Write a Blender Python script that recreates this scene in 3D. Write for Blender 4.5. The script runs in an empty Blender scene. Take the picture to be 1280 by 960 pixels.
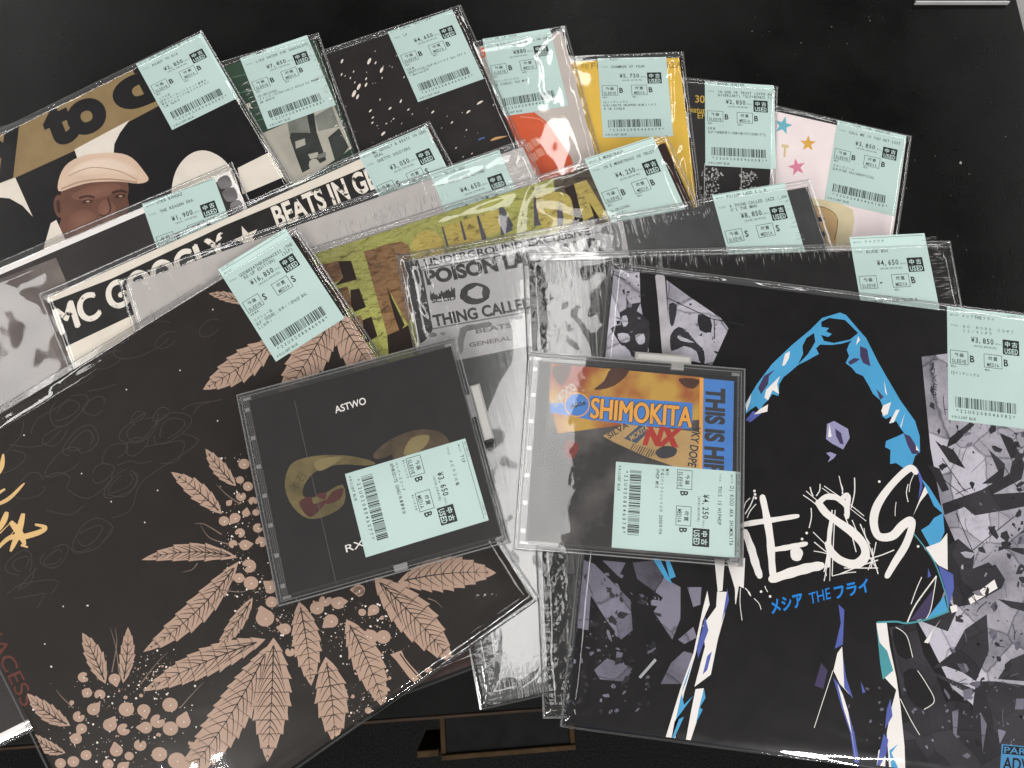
import bpy, math, random
from mathutils import Vector, Matrix, noise
from mathutils.geometry import tessellate_polygon

SC = bpy.context.scene
COL = SC.collection
MM = 0.001
random.seed(4)

# ------------------------------------------------------------------ camera
FPX, PHI, ROLL, CAMZ = 962.0, math.radians(13.3), math.radians(4.0), 563.0      # focal length in photo pixels, tilt, roll, mm above table
_c, _s = math.cos(PHI), math.sin(PHI)
_r0, _u0 = Vector((1, 0, 0)), Vector((0, _c, _s))
RIGHT = math.cos(ROLL) * _r0 + math.sin(ROLL) * _u0
UP = -math.sin(ROLL) * _r0 + math.cos(ROLL) * _u0
LOOK = Vector((0, _s, -_c))
EYE = Vector((0, 0, CAMZ))
cd = bpy.data.cameras.new('camera')
cd.sensor_width = 36.0
cd.lens = 36.0 * FPX / 1280.0
cd.clip_start, cd.clip_end = 0.01, 50
co = bpy.data.objects.new('camera', cd)
COL.objects.link(co)
co.matrix_world = Matrix(((RIGHT.x, UP.x, -LOOK.x, 0), (RIGHT.y, UP.y, -LOOK.y, 0), (RIGHT.z, UP.z, -LOOK.z, CAMZ * MM), (0, 0, 0, 1)))
SC.camera = co

# ------------------------------------------------------------------ light of the shop: rows of ceiling tubes, plus added fill behind the camera
w = bpy.data.worlds.new('World')
SC.world = w
w.use_nodes = True
w.node_tree.nodes['Background'].inputs[0].default_value = (1.0, 0.99, 0.98, 1)
w.node_tree.nodes['Background'].inputs[1].default_value = 0.035
def strip_light(x, y, power, sx=0.09, sy=4.2, z=1.95):
    l = bpy.data.lights.new('tube_and_fill_light', 'AREA')
    l.shape = 'RECTANGLE'; l.size = sx; l.size_y = sy; l.energy = power; l.color = (1.0, 0.985, 0.965)
    o = bpy.data.objects.new('tube_and_fill_light', l); COL.objects.link(o)
    o.location = (x, y, z); o.rotation_euler = (0, 0, math.radians(-3))
    return o
strip_light(0.10, 0.42, 7.5, 0.22, 1.6)
strip_light(0.16, 2.35, 7, 0.09, 2.0)
strip_light(-1.60, 0.52, 2.0, 0.18, 0.44)
strip_light(-2.2, 1.4, 50, 0.30)
strip_light(2.3, 1.4, 46, 0.30)
strip_light(-1.0, -1.75, 56, 0.09, 2.2)  # added fill strip behind the camera, no known tube there
strip_light(1.1, -1.75, 56, 0.09, 2.2)  # second added fill strip, set where flat surfaces do not mirror it
far = strip_light(-0.2, 3.6, 60, 0.25, 5.0); far.rotation_euler = (0, 0, math.radians(87))
SC.view_settings.view_transform = 'Standard'
SC.view_settings.look = 'None'
SC.view_settings.exposure = 0.0
SC.view_settings.gamma = 1.0
SC.render.engine = 'CYCLES'
SC.cycles.max_bounces = 8
SC.cycles.transparent_max_bounces = 48
SC.cycles.caustics_reflective = False
SC.cycles.caustics_refractive = False
SC.cycles.sample_clamp_indirect = 4
SC.cycles.use_denoising = True

# ------------------------------------------------------------------ materials
MATS = {}
def nodes_of(name):
    m = bpy.data.materials.new(name); m.use_nodes = True
    nt = m.node_tree
    return m, nt, nt.nodes['Principled BSDF'], nt.nodes['Material Output']
def ink(name, col, rough=0.42, var=0.10, scale=60, bump=0.0, col2=None, detail=4, lo=0.35, hi=0.65, spec=0.12, stretch=None):
    """printed or plain surface: two tones mixed by noise, optional fine relief"""
    if name in MATS: return MATS[name]
    m, nt, b, out = nodes_of(name)
    tc = nt.nodes.new('ShaderNodeTexCoord')
    nz = nt.nodes.new('ShaderNodeTexNoise'); nz.inputs['Scale'].default_value = scale; nz.inputs['Detail'].default_value = detail
    src = tc.outputs['Object']
    if stretch:
        mp = nt.nodes.new('ShaderNodeMapping'); mp.inputs['Scale'].default_value = stretch
        nt.links.new(src, mp.inputs[0]); src = mp.outputs[0]
    nt.links.new(src, nz.inputs['Vector'])
    cr = nt.nodes.new('ShaderNodeValToRGB')
    c2 = col2 if col2 else tuple(min(1, c * (1 - var)) for c in col)
    cr.color_ramp.elements[0].position = lo; cr.color_ramp.elements[0].color = (*c2, 1)
    cr.color_ramp.elements[1].position = hi; cr.color_ramp.elements[1].color = (*col, 1)
    nt.links.new(nz.outputs[0], cr.inputs[0]); nt.links.new(cr.outputs[0], b.inputs['Base Color'])
    b.inputs['Roughness'].default_value = rough
    b.inputs['Specular IOR Level'].default_value = spec
    if bump:
        bp = nt.nodes.new('ShaderNodeBump'); bp.inputs['Strength'].default_value = bump; bp.inputs['Distance'].default_value = 0.001
        nt.links.new(nz.outputs[0], bp.inputs['Height']); nt.links.new(bp.outputs[0], b.inputs['Normal'])
    MATS[name] = m
    return m
def film(name, rough=0.05, gain=1.7, haze=0.02, bump=0.25, scale=(18, 18, 18), dist=0.002, tint=0.98, detail=2, edge=False, soft=0.12):
    """thin clear film: mostly see-through, mirror reflection by Fresnel"""
    m, nt, b, out = nodes_of(name); nt.nodes.remove(b)
    tc = nt.nodes.new('ShaderNodeTexCoord'); mp = nt.nodes.new('ShaderNodeMapping'); mp.inputs['Scale'].default_value = scale
    nz = nt.nodes.new('ShaderNodeTexNoise'); nz.inputs['Scale'].default_value = 1.0; nz.inputs['Detail'].default_value = detail
    nt.links.new(tc.outputs['Object'], mp.inputs[0]); nt.links.new(mp.outputs[0], nz.inputs['Vector'])
    bp = nt.nodes.new('ShaderNodeBump'); bp.inputs['Strength'].default_value = bump; bp.inputs['Distance'].default_value = dist
    hout = nz.outputs[0]
    if edge:      # shrink film: fine creases run out from the seams, square to each edge
        sp = nt.nodes.new('ShaderNodeSeparateXYZ'); nt.links.new(tc.outputs['Object'], sp.inputs[0])
        def rim_mask(o_, a_, b_):
            ab = nt.nodes.new('ShaderNodeMath'); ab.operation = 'ABSOLUTE'; nt.links.new(o_, ab.inputs[0])
            n0 = nt.nodes.new('ShaderNodeTexNoise'); n0.inputs['Scale'].default_value = 120; n0.inputs['Detail'].default_value = 2; nt.links.new(tc.outputs['Object'], n0.inputs['Vector'])
            ad = nt.nodes.new('ShaderNodeMath'); ad.operation = 'MULTIPLY_ADD'; ad.inputs[1].default_value = 0.03; nt.links.new(n0.outputs[0], ad.inputs[0]); nt.links.new(ab.outputs[0], ad.inputs[2])
            mr = nt.nodes.new('ShaderNodeMapRange'); mr.inputs[1].default_value = a_; mr.inputs[2].default_value = b_; mr.inputs[3].default_value = 0.10
            nt.links.new(ad.outputs[0], mr.inputs[0]); return mr.outputs[0]
        mp2 = nt.nodes.new('ShaderNodeMapping'); mp2.inputs['Scale'].default_value = (scale[1], scale[0], scale[2]); nt.links.new(tc.outputs['Object'], mp2.inputs[0])
        nz2 = nt.nodes.new('ShaderNodeTexNoise'); nz2.inputs['Scale'].default_value = 1.0; nz2.inputs['Detail'].default_value = detail; nt.links.new(mp2.outputs[0], nz2.inputs['Vector'])
        p1 = nt.nodes.new('ShaderNodeMath'); p1.operation = 'MULTIPLY'; nt.links.new(nz.outputs[0], p1.inputs[0]); nt.links.new(rim_mask(sp.outputs[1], 0.150, 0.166), p1.inputs[1])
        p2 = nt.nodes.new('ShaderNodeMath'); p2.operation = 'MULTIPLY'; nt.links.new(nz2.outputs[0], p2.inputs[0]); nt.links.new(rim_mask(sp.outputs[0], 0.155, 0.168), p2.inputs[1])
        sm = nt.nodes.new('ShaderNodeMath'); sm.operation = 'ADD'; nt.links.new(p1.outputs[0], sm.inputs[0]); nt.links.new(p2.outputs[0], sm.inputs[1]); hout = sm.outputs[0]
    nt.links.new(hout, bp.inputs['Height'])
    ge = nt.nodes.new('ShaderNodeNewGeometry')
    dt = nt.nodes.new('ShaderNodeVectorMath'); dt.operation = 'DOT_PRODUCT'
    nt.links.new(bp.outputs[0], dt.inputs[0]); nt.links.new(ge.outputs['Incoming'], dt.inputs[1])
    def mth(op, a_, b_=None, clamp=False):
        q = nt.nodes.new('ShaderNodeMath'); q.operation = op; q.use_clamp = clamp
        for i_, v_ in enumerate((a_, b_)):
            if v_ is None: continue
            if isinstance(v_, float): q.inputs[i_].default_value = v_
            else: nt.links.new(v_, q.inputs[i_])
        return q.outputs[0]
    # Schlick reflectance, the same from both faces of the sheet
    fz = mth('POWER', mth('SUBTRACT', 1.0, mth('ABSOLUTE', dt.outputs['Value']), True), 5.0)
    ml_out = mth('MULTIPLY', mth('ADD', mth('MULTIPLY', fz, 0.96), 0.04), float(gain), True)
    tr = nt.nodes.new('ShaderNodeBsdfTransparent'); tr.inputs[0].default_value = (tint, tint, tint, 1)
    df = nt.nodes.new('ShaderNodeBsdfDiffuse'); df.inputs[0].default_value = (0.8, 0.8, 0.8, 1)
    m1 = nt.nodes.new('ShaderNodeMixShader'); m1.inputs[0].default_value = haze
    nt.links.new(tr.outputs[0], m1.inputs[1]); nt.links.new(df.outputs[0], m1.inputs[2])
    gl = nt.nodes.new('ShaderNodeBsdfGlossy'); gl.inputs['Roughness'].default_value = rough
    nt.links.new(bp.outputs[0], gl.inputs['Normal'])
    m2 = nt.nodes.new('ShaderNodeMixShader')
    g2 = nt.nodes.new('ShaderNodeBsdfGlossy'); g2.inputs['Roughness'].default_value = max(0.26, rough); nt.links.new(bp.outputs[0], g2.inputs['Normal'])
    mg = nt.nodes.new('ShaderNodeMixShader'); mg.inputs[0].default_value = soft
    nt.links.new(gl.outputs[0], mg.inputs[1]); nt.links.new(g2.outputs[0], mg.inputs[2])
    nt.links.new(ml_out, m2.inputs[0]); nt.links.new(m1.outputs[0], m2.inputs[1]); nt.links.new(mg.outputs[0], m2.inputs[2])
    nt.links.new(m2.outputs[0], out.inputs[0])
    MATS[name] = m
    return m
def cracked(name, ca, cb, scale, bump):
    """embossed leathery print: crumpled relief with fine dark creases over two tones"""
    m, nt, b, out = nodes_of(name)
    tc = nt.nodes.new('ShaderNodeTexCoord'); mp = nt.nodes.new('ShaderNodeMapping'); mp.inputs['Scale'].default_value = (0.7, 1.3, 1); mp.inputs['Rotation'].default_value = (0, 0, -0.3)
    nt.links.new(tc.outputs['Object'], mp.inputs[0])
    nz = nt.nodes.new('ShaderNodeTexNoise'); nz.inputs['Scale'].default_value = scale; nz.inputs['Detail'].default_value = 5; nz.inputs['Distortion'].default_value = 0.8
    nt.links.new(mp.outputs[0], nz.inputs['Vector'])
    n2 = nt.nodes.new('ShaderNodeTexNoise'); n2.inputs['Scale'].default_value = 9; n2.inputs['Detail'].default_value = 3
    nt.links.new(tc.outputs['Object'], n2.inputs['Vector'])
    cr = nt.nodes.new('ShaderNodeValToRGB'); cr.color_ramp.elements[0].color = (*cb, 1); cr.color_ramp.elements[1].color = (*ca, 1)
    cr.color_ramp.elements[0].position = 0.40; cr.color_ramp.elements[1].position = 0.60
    nt.links.new(n2.outputs[0], cr.inputs[0])
    ck = nt.nodes.new('ShaderNodeValToRGB'); ck.color_ramp.elements[0].position = 0.33; ck.color_ramp.elements[0].color = (0.42, 0.38, 0.34, 1)
    ck.color_ramp.elements[1].position = 0.45
    nt.links.new(nz.outputs[0], ck.inputs[0])
    mu = nt.nodes.new('ShaderNodeMixRGB'); mu.blend_type = 'MULTIPLY'; mu.inputs[0].default_value = 1
    nt.links.new(cr.outputs[0], mu.inputs[1]); nt.links.new(ck.outputs[0], mu.inputs[2]); nt.links.new(mu.outputs[0], b.inputs['Base Color'])
    bp = nt.nodes.new('ShaderNodeBump'); bp.inputs['Strength'].default_value = bump; bp.inputs['Distance'].default_value = 0.005
    nt.links.new(nz.outputs[0], bp.inputs['Height']); nt.links.new(bp.outputs[0], b.inputs['Normal'])
    b.inputs['Roughness'].default_value = 0.42
    MATS[name] = m
    return m

def collage(name, dark, light, scale, grain=380):
    """cut-up photocopied fragments: cells of different greys, dark joins, coarse grain"""
    m, nt, b, out = nodes_of(name)
    tc = nt.nodes.new('ShaderNodeTexCoord')
    wn = nt.nodes.new('ShaderNodeTexNoise'); wn.inputs['Scale'].default_value = 30; wn.inputs['Detail'].default_value = 6; nt.links.new(tc.outputs['Object'], wn.inputs['Vector'])
    mx = nt.nodes.new('ShaderNodeMixRGB'); mx.inputs[0].default_value = 0.012; nt.links.new(tc.outputs['Object'], mx.inputs[1]); nt.links.new(wn.outputs[1], mx.inputs[2])
    v1 = nt.nodes.new('ShaderNodeTexVoronoi'); v1.inputs['Scale'].default_value = scale; nt.links.new(mx.outputs[0], v1.inputs['Vector'])
    v2 = nt.nodes.new('ShaderNodeTexVoronoi'); v2.feature = 'DISTANCE_TO_EDGE'; v2.inputs['Scale'].default_value = scale; nt.links.new(mx.outputs[0], v2.inputs['Vector'])
    sp = nt.nodes.new('ShaderNodeSeparateXYZ'); nt.links.new(v1.outputs['Color'], sp.inputs[0])
    gr = nt.nodes.new('ShaderNodeTexNoise'); gr.inputs['Scale'].default_value = grain; gr.inputs['Detail'].default_value = 8; gr.inputs['Roughness'].default_value = 0.7; nt.links.new(tc.outputs['Object'], gr.inputs['Vector'])
    def mm(op, a_, b_):
        q = nt.nodes.new('ShaderNodeMath'); q.operation = op; q.use_clamp = op != 'MULTIPLY_ADD'
        for i_, v_ in enumerate((a_, b_)):
            if isinstance(v_, float): q.inputs[i_].default_value = v_
            else: nt.links.new(v_, q.inputs[i_])
        return q.outputs[0]
    tone = mm('ADD', mm('MULTIPLY', sp.outputs[0], 0.34), mm('MULTIPLY', wn.outputs[0], 0.72))
    tone = mm('MULTIPLY', tone, mm('ADD', mm('MULTIPLY', gr.outputs[0], 1.0), 0.48))
    ed = mm('MULTIPLY', v2.outputs['Distance'], 45.0)
    tone = mm('MULTIPLY', tone, mm('ADD', mm('MULTIPLY', ed, 0.45), 0.55))
    cr = nt.nodes.new('ShaderNodeValToRGB'); cr.color_ramp.elements[0].position = 0.16; cr.color_ramp.elements[0].color = (*dark, 1); cr.color_ramp.elements[1].position = 0.68; cr.color_ramp.elements[1].color = (*light, 1)
    nt.links.new(tone, cr.inputs[0]); nt.links.new(cr.outputs[0], b.inputs['Base Color'])
    b.inputs['Roughness'].default_value = 0.45; b.inputs['Specular IOR Level'].default_value = 0.12
    MATS[name] = m
    return m

BLACK = ink('black_print', (0.0085, 0.0075, 0.0078), 0.4, 0.3)
WARMBLACK = ink('warm_black_print', (0.020, 0.0155, 0.0132), 0.45, 0.15)
CREAM = ink('cream_print', (0.74, 0.67, 0.58), 0.5, 0.08)
PALE = ink('pale_grey_print', (0.56, 0.52, 0.50), 0.5, 0.08)
WHITE = ink('white_print', (0.80, 0.76, 0.73), 0.45, 0.05)
MINT = ink('mint_paper', (0.51, 0.66, 0.622), 0.6, 0.10, scale=13)
TAGINK = ink('tag_ink', (0.022, 0.028, 0.027), 0.6, 0.4, scale=900)
FILM = film('sleeve_film', 0.03, 1.6, 0.003, 0.04, (34, 24, 30), 0.002)
SHRINK = film('shrink_film', 0.11, 1.8, 0.006, 1.0, (240, 18, 100), 0.0006, detail=2, edge=True)
CLEAR = film('clear_case_plastic', 0.03, 0.8, 0.012, 0.16, (60, 60, 60), 0.001, 0.985)
SEAM = film('sleeve_seam_film', 0.18, 2.2, 0.12, 0.08, (40, 40, 40), 0.001, 0.97)
FLAP = film('sleeve_flap_film', 0.05, 1.6, 0.055, 0.1, (30, 30, 30), 0.002)
CREASE = film('crease_film', 0.15, 3.5, 0.28, 0.3, (90, 90, 90), 0.001, 0.95)
RIM = film('case_rim_plastic', 0.10, 3.0, 0.17, 0.12, (70, 70, 70), 0.001, 0.965)

# ------------------------------------------------------------------ mesh helpers
def link(name, verts, faces, mats, parent=None, fmat=None, smooth=False):
    me = bpy.data.meshes.new(name)
    me.from_pydata(verts, [], faces)
    for m in (mats if isinstance(mats, (list, tuple)) else [mats]): me.materials.append(m)
    if fmat: me.polygons.foreach_set('material_index', fmat)
    if smooth: me.polygons.foreach_set('use_smooth', [True] * len(faces))
    me.update()
    o = bpy.data.objects.new(name, me); COL.objects.link(o)
    if parent: o.parent = parent
    return o
def boxes(lst, bev=0.0):
    """lst of (x0,x1,y0,y1,z0,z1): chamfered boxes as verts, faces"""
    V, Fc = [], []
    for (x0, x1, y0, y1, z0, z1) in lst:
        n = len(V); b = bev
        if b:
            for z, i in ((z0, b), (z0 + b, 0), (z1 - b, 0), (z1, b)):
                V += [(x0 + i, y0 + i, z), (x1 - i, y0 + i, z), (x1 - i, y1 - i, z), (x0 + i, y1 - i, z)]
            Fc.append((n + 3, n + 2, n + 1, n))
            for k in range(3):
                a = n + 4 * k
                for j in range(4): Fc.append((a + j, a + (j + 1) % 4, a + 4 + (j + 1) % 4, a + 4 + j))
            Fc.append((n + 12, n + 13, n + 14, n + 15))
        else:
            V += [(x0, y0, z0), (x1, y0, z0), (x1, y1, z0), (x0, y1, z0), (x0, y0, z1), (x1, y0, z1), (x1, y1, z1), (x0, y1, z1)]
            Fc += [(n + 3, n + 2, n + 1, n), (n + 4, n + 5, n + 6, n + 7)]
            for j in range(4): Fc.append((n + j, n + (j + 1) % 4, n + 4 + (j + 1) % 4, n + 4 + j))
    return V, Fc
def clip_tri(tri, r):
    """Sutherland-Hodgman against rectangle r = (x0,x1,y0,y1)"""
    P = list(tri)
    for ax, lim, sg in ((0, r[0], 1), (0, r[1], -1), (1, r[2], 1), (1, r[3], -1)):
        Q = []
        for i in range(len(P)):
            a, b = P[i - 1], P[i]
            da, db = sg * (a[ax] - lim), sg * (b[ax] - lim)
            if (da >= 0) != (db >= 0):
                t = da / (da - db); Q.append((a[0] + t * (b[0] - a[0]), a[1] + t * (b[1] - a[1])))
            if db >= 0: Q.append(b)
        P = Q
        if len(P) < 3: return None
    return P
def smooth_loop(P, n=4):
    out = []
    L = len(P)
    for i in range(L):
        p0, p1, p2, p3 = P[i - 1], P[i], P[(i + 1) % L], P[(i + 2) % L]
        for k in range(n):
            t = k / n
            out.append(tuple(0.5 * (2 * p1[a] + (p2[a] - p0[a]) * t + (2 * p0[a] - 5 * p1[a] + 4 * p2[a] - p3[a]) * t * t + (3 * p1[a] - p0[a] - 3 * p2[a] + p3[a]) * t ** 3) for a in (0, 1)))
    return out
def smooth_path(P, n=5):
    Q = [P[0]] + list(P) + [P[-1]]
    out = []
    for i in range(1, len(Q) - 2):
        p0, p1, p2, p3 = Q[i - 1], Q[i], Q[i + 1], Q[i + 2]
        for k in range(n):
            t = k / n
            out.append(tuple(0.5 * (2 * p1[a] + (p2[a] - p0[a]) * t + (2 * p0[a] - 5 * p1[a] + 4 * p2[a] - p3[a]) * t * t + (3 * p1[a] - p0[a] - 3 * p2[a] + p3[a]) * t ** 3) for a in (0, 1)))
    return out + [P[-1]]
def z(x0, y0, s, pts):
    """coordinates measured on an enlargement -> photo pixels"""
    return [(x0 + a / s, y0 + b / s) for a, b in pts]

# ---- lettering
_TXT = {}
def glyphs(s, bold=0.0, res=2):
    """string -> (list of triangles/polygons in em units, width)"""
    k = (s, bold, res)
    if k in _TXT: return _TXT[k]
    c = bpy.data.curves.new('lettering', 'FONT'); c.body = s; c.offset = bold; c.resolution_u = res; c.fill_mode = 'FRONT'
    o = bpy.data.objects.new('lettering', c); COL.objects.link(o)
    bpy.context.view_layer.update()
    me = o.evaluated_get(bpy.context.evaluated_depsgraph_get()).to_mesh()
    me.calc_loop_triangles()
    V = [(v.co.x, v.co.y) for v in me.vertices]
    T = [tuple(V[i] for i in t.vertices) for t in me.loop_triangles]
    wd = (min((v[0] for v in V), default=0), max((v[0] for v in V), default=0.5))
    o.to_mesh_clear()
    bpy.data.objects.remove(o); bpy.data.curves.remove(c)
    _TXT[k] = (T, wd)
    return _TXT[k]

# ------------------------------------------------------------------ a flat printed thing lying in a plane
SPLIT = {'ruled_line', 'lettering', 'cream_shape', 'letter_shadow_print', 'label_frame_print', 'collage_print', 'collage_figure_print', 'hood_shadow_print', 'hood_highlight_print', 'leg_print', 'letter_print', 'coat_print', 'light_square'}
class Sheet:
    """frame of a flat thing: origin, axes; turns measured photo points into its own coordinates"""
    def __init__(self, origin, ex, n, top, rect):
        self.o = Vector(origin); self.n = Vector(n).normalized()
        ex = Vector(ex); self.ex = (ex - self.n * ex.dot(self.n)).normalized(); self.ey = self.n.cross(self.ex)
        self.top = top; self.rect = rect; self.parts = {}; self.cover = None; self.call = 0; self.cid = 0
    def matrix(self):
        a, b, c, o = self.ex, self.ey, self.n, self.o * MM
        return Matrix(((a.x, b.x, c.x, o.x), (a.y, b.y, c.y, o.y), (a.z, b.z, c.z, o.z), (0, 0, 0, 1)))
    def loc(self, p):
        d = LOOK + RIGHT * ((p[0] - 640) / FPX) - UP * ((p[1] - 480) / FPX)
        P0 = self.o + self.n * self.top
        t = (P0 - EYE).dot(self.n) / d.dot(self.n)
        v = EYE + d * t - self.o
        return (v.dot(self.ex), v.dot(self.ey))
    def locs(self, P): return [self.loc(p) for p in P]
    def scale(self, p):
        a, b = self.loc(p), self.loc((p[0] + 1, p[1])); return math.hypot(a[0] - b[0], a[1] - b[1])
    def tris(self, T, mat, name, layer, rect=None, ramp=False):
        key = name
        if name in SPLIT: key = '%s#%d' % (name, self.cid)
        V, Fc, M, ms = self.parts.setdefault(key, ([], [], [], []))
        if mat not in ms: ms.append(mat)
        mi = ms.index(mat); self.call += 1; z0 = self.top + 0.018 * layer + 0.0006 * (self.call % 24)
        r = rect or self.rect
        for it, t in enumerate(T):
            zz = z0 + 0.0001 * (it % 90 if ramp else 0)
            if all(r[0] <= p[0] <= r[1] and r[2] <= p[1] <= r[3] for p in t): q = t
            else: q = clip_tri(t, r)
            if not q: continue
            a = sum(q[i - 1][0] * q[i][1] - q[i][0] * q[i - 1][1] for i in range(len(q)))
            if a < 0: q = list(reversed(q))
            n = len(V); V += [(p[0] * MM, p[1] * MM, zz * MM) for p in q]; Fc.append(tuple(range(n, n + len(q)))); M.append(mi)
    def lpoly(self, P, mat, name, layer=1, rect=None):
        tt = tessellate_polygon([[Vector((p[0], p[1], 0)) for p in P]])
        self.tris([tuple(P[i] for i in t) for t in tt], mat, name, layer, rect)
    def poly(self, P, mat, name, layer=1, smooth=0):
        self.cid += 1
        L = self.locs(P)
        if smooth: L = smooth_loop(L, smooth)
        self.lpoly(L, mat, name, layer)
    def ell(self, c, rx, ry, ang, mat, name, layer=1, n=16, wob=0.0):
        P = []
        for k in range(n):
            a = 2 * math.pi * k / n; r = 1 + wob * random.uniform(-1, 1)
            x, y = rx * r * math.cos(a), ry * r * math.sin(a)
            P.append((c[0] + x * math.cos(ang) - y * math.sin(ang), c[1] + x * math.sin(ang) + y * math.cos(ang)))
        self.poly(P, mat, name, layer)
    def star(self, c, r, rot, mat, name, layer=1):
        self.poly([(c[0] + (r if k % 2 == 0 else r * 0.4) * math.sin(rot + k * math.pi / 5), c[1] - (r if k % 2 == 0 else r * 0.4) * math.cos(rot + k * math.pi / 5)) for k in range(10)], mat, name, layer)
    def lstroke(self, L, wid, mat, name, layer=1):
        """wid: mm, or function of 0..1"""
        N = len(L); A, B = [], []
        for i, p in enumerate(L):
            q0, q1 = L[max(0, i - 1)], L[min(N - 1, i + 1)]
            dx, dy = q1[0] - q0[0], q1[1] - q0[1]; d = math.hypot(dx, dy) or 1
            h = (wid(i / (N - 1)) if callable(wid) else wid) / 2
            A.append((p[0] - dy / d * h, p[1] + dx / d * h)); B.append((p[0] + dy / d * h, p[1] - dx / d * h))
        T = []
        for i in range(N - 1): T += [(A[i], B[i], B[i + 1]), (A[i], B[i + 1], A[i + 1])]
        self.tris(T, mat, name, layer, None, True)
    def stroke(self, P, wpx, mat, name, layer=1, n=5, round_=False):
        self.cid += 1
        L = self.locs(P); k = self.scale(P[0])
        if n > 1 and len(L) > 2: L = smooth_path(L, n)
        self.lstroke(L, (lambda t: wpx(t) * k) if callable(wpx) else wpx * k, mat, name, layer)
        if round_:
            for p in (P[0], P[-1]):
                r = (wpx(0 if p == P[0] else 1) if callable(wpx) else wpx) / 2; self.ell(p, r, r, 0, mat, name, layer, 10)
    def text(self, s, p0, p1, up, mat, name, layer=2, bold=0.0, cap=0.70):
        """lettering fitted between two measured baseline points; up = pixel vector of the capital height"""
        self.cid += 1
        T, (a, b) = glyphs(s, bold, 6)
        o, e = self.loc(p0), self.loc(p1); u = self.loc((p0[0] + up[0], p0[1] + up[1]))
        X = ((e[0] - o[0]) / (b - a), (e[1] - o[1]) / (b - a)); Y = ((u[0] - o[0]) / cap, (u[1] - o[1]) / cap)
        f = lambda p: (o[0] + (p[0] - a) * X[0] + p[1] * Y[0], o[1] + (p[0] - a) * X[1] + p[1] * Y[1])
        self.tris([tuple(f(p) for p in t) for t in T], mat, name, layer, None, True)
    def finish(self, parent):
        for name, (V, Fc, M, ms) in self.parts.items():
            if not Fc: continue
            o = link(name.split('#')[0], V, Fc, ms, parent, M)
            if name in ('fleck_print', 'speck_print', 'tree_print', 'debris_print'): o['kind'] = 'stuff'

def thing(name, label, cat, M, group=None):
    o = bpy.data.objects.new(name, None); COL.objects.link(o); o.empty_display_size = 0.02
    o.matrix_world = M; o['label'] = label; o['category'] = cat
    if group: o['group'] = group
    return o

# ------------------------------------------------------------------ price tags
TW, TH = 57.0, 85.0
def mono(out, s, x, y, h, adv, xs=0.78, bold=0.0):
    """fixed-pitch thermal print; x,y = left baseline in tag mm (y down)"""
    for ch in s:
        full = ord(ch) > 0x2fff and not (0xff61 <= ord(ch) <= 0xff9f)
        a = adv * (1.7 if full else 1)
        if ch != ' ' and ch != '\u3000':
            T, (g0, g1) = glyphs(ch, bold + 0.013)
            sy = h / (0.92 if full else 0.70); sx = sy * xs
            wd = (g1 - g0) * sx
            if wd > a * 0.92: sx *= a * 0.92 / wd; wd = a * 0.92
            ox = x + (a - wd) / 2 - g0 * sx
            if ch in ',.': ox = x + a * 0.1
            dy = 0.1 * h if full else 0
            for t in T: out.append(tuple((ox + p[0] * sx, y - dy - p[1] * sy) for p in t))
        x += a
    return x
def rect(out, x0, x1, y0, y1): out += [((x0, y0), (x1, y0), (x1, y1)), ((x0, y0), (x1, y1), (x0, y1))]
def frame(out, x0, x1, y0, y1, t=0.35):
    rect(out, x0, x1, y0, y0 + t); rect(out, x0, x1, y1 - t, y1); rect(out, x0, x0 + t, y0 + t, y1 - t); rect(out, x1 - t, x1, y0 + t, y1 - t)
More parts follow.
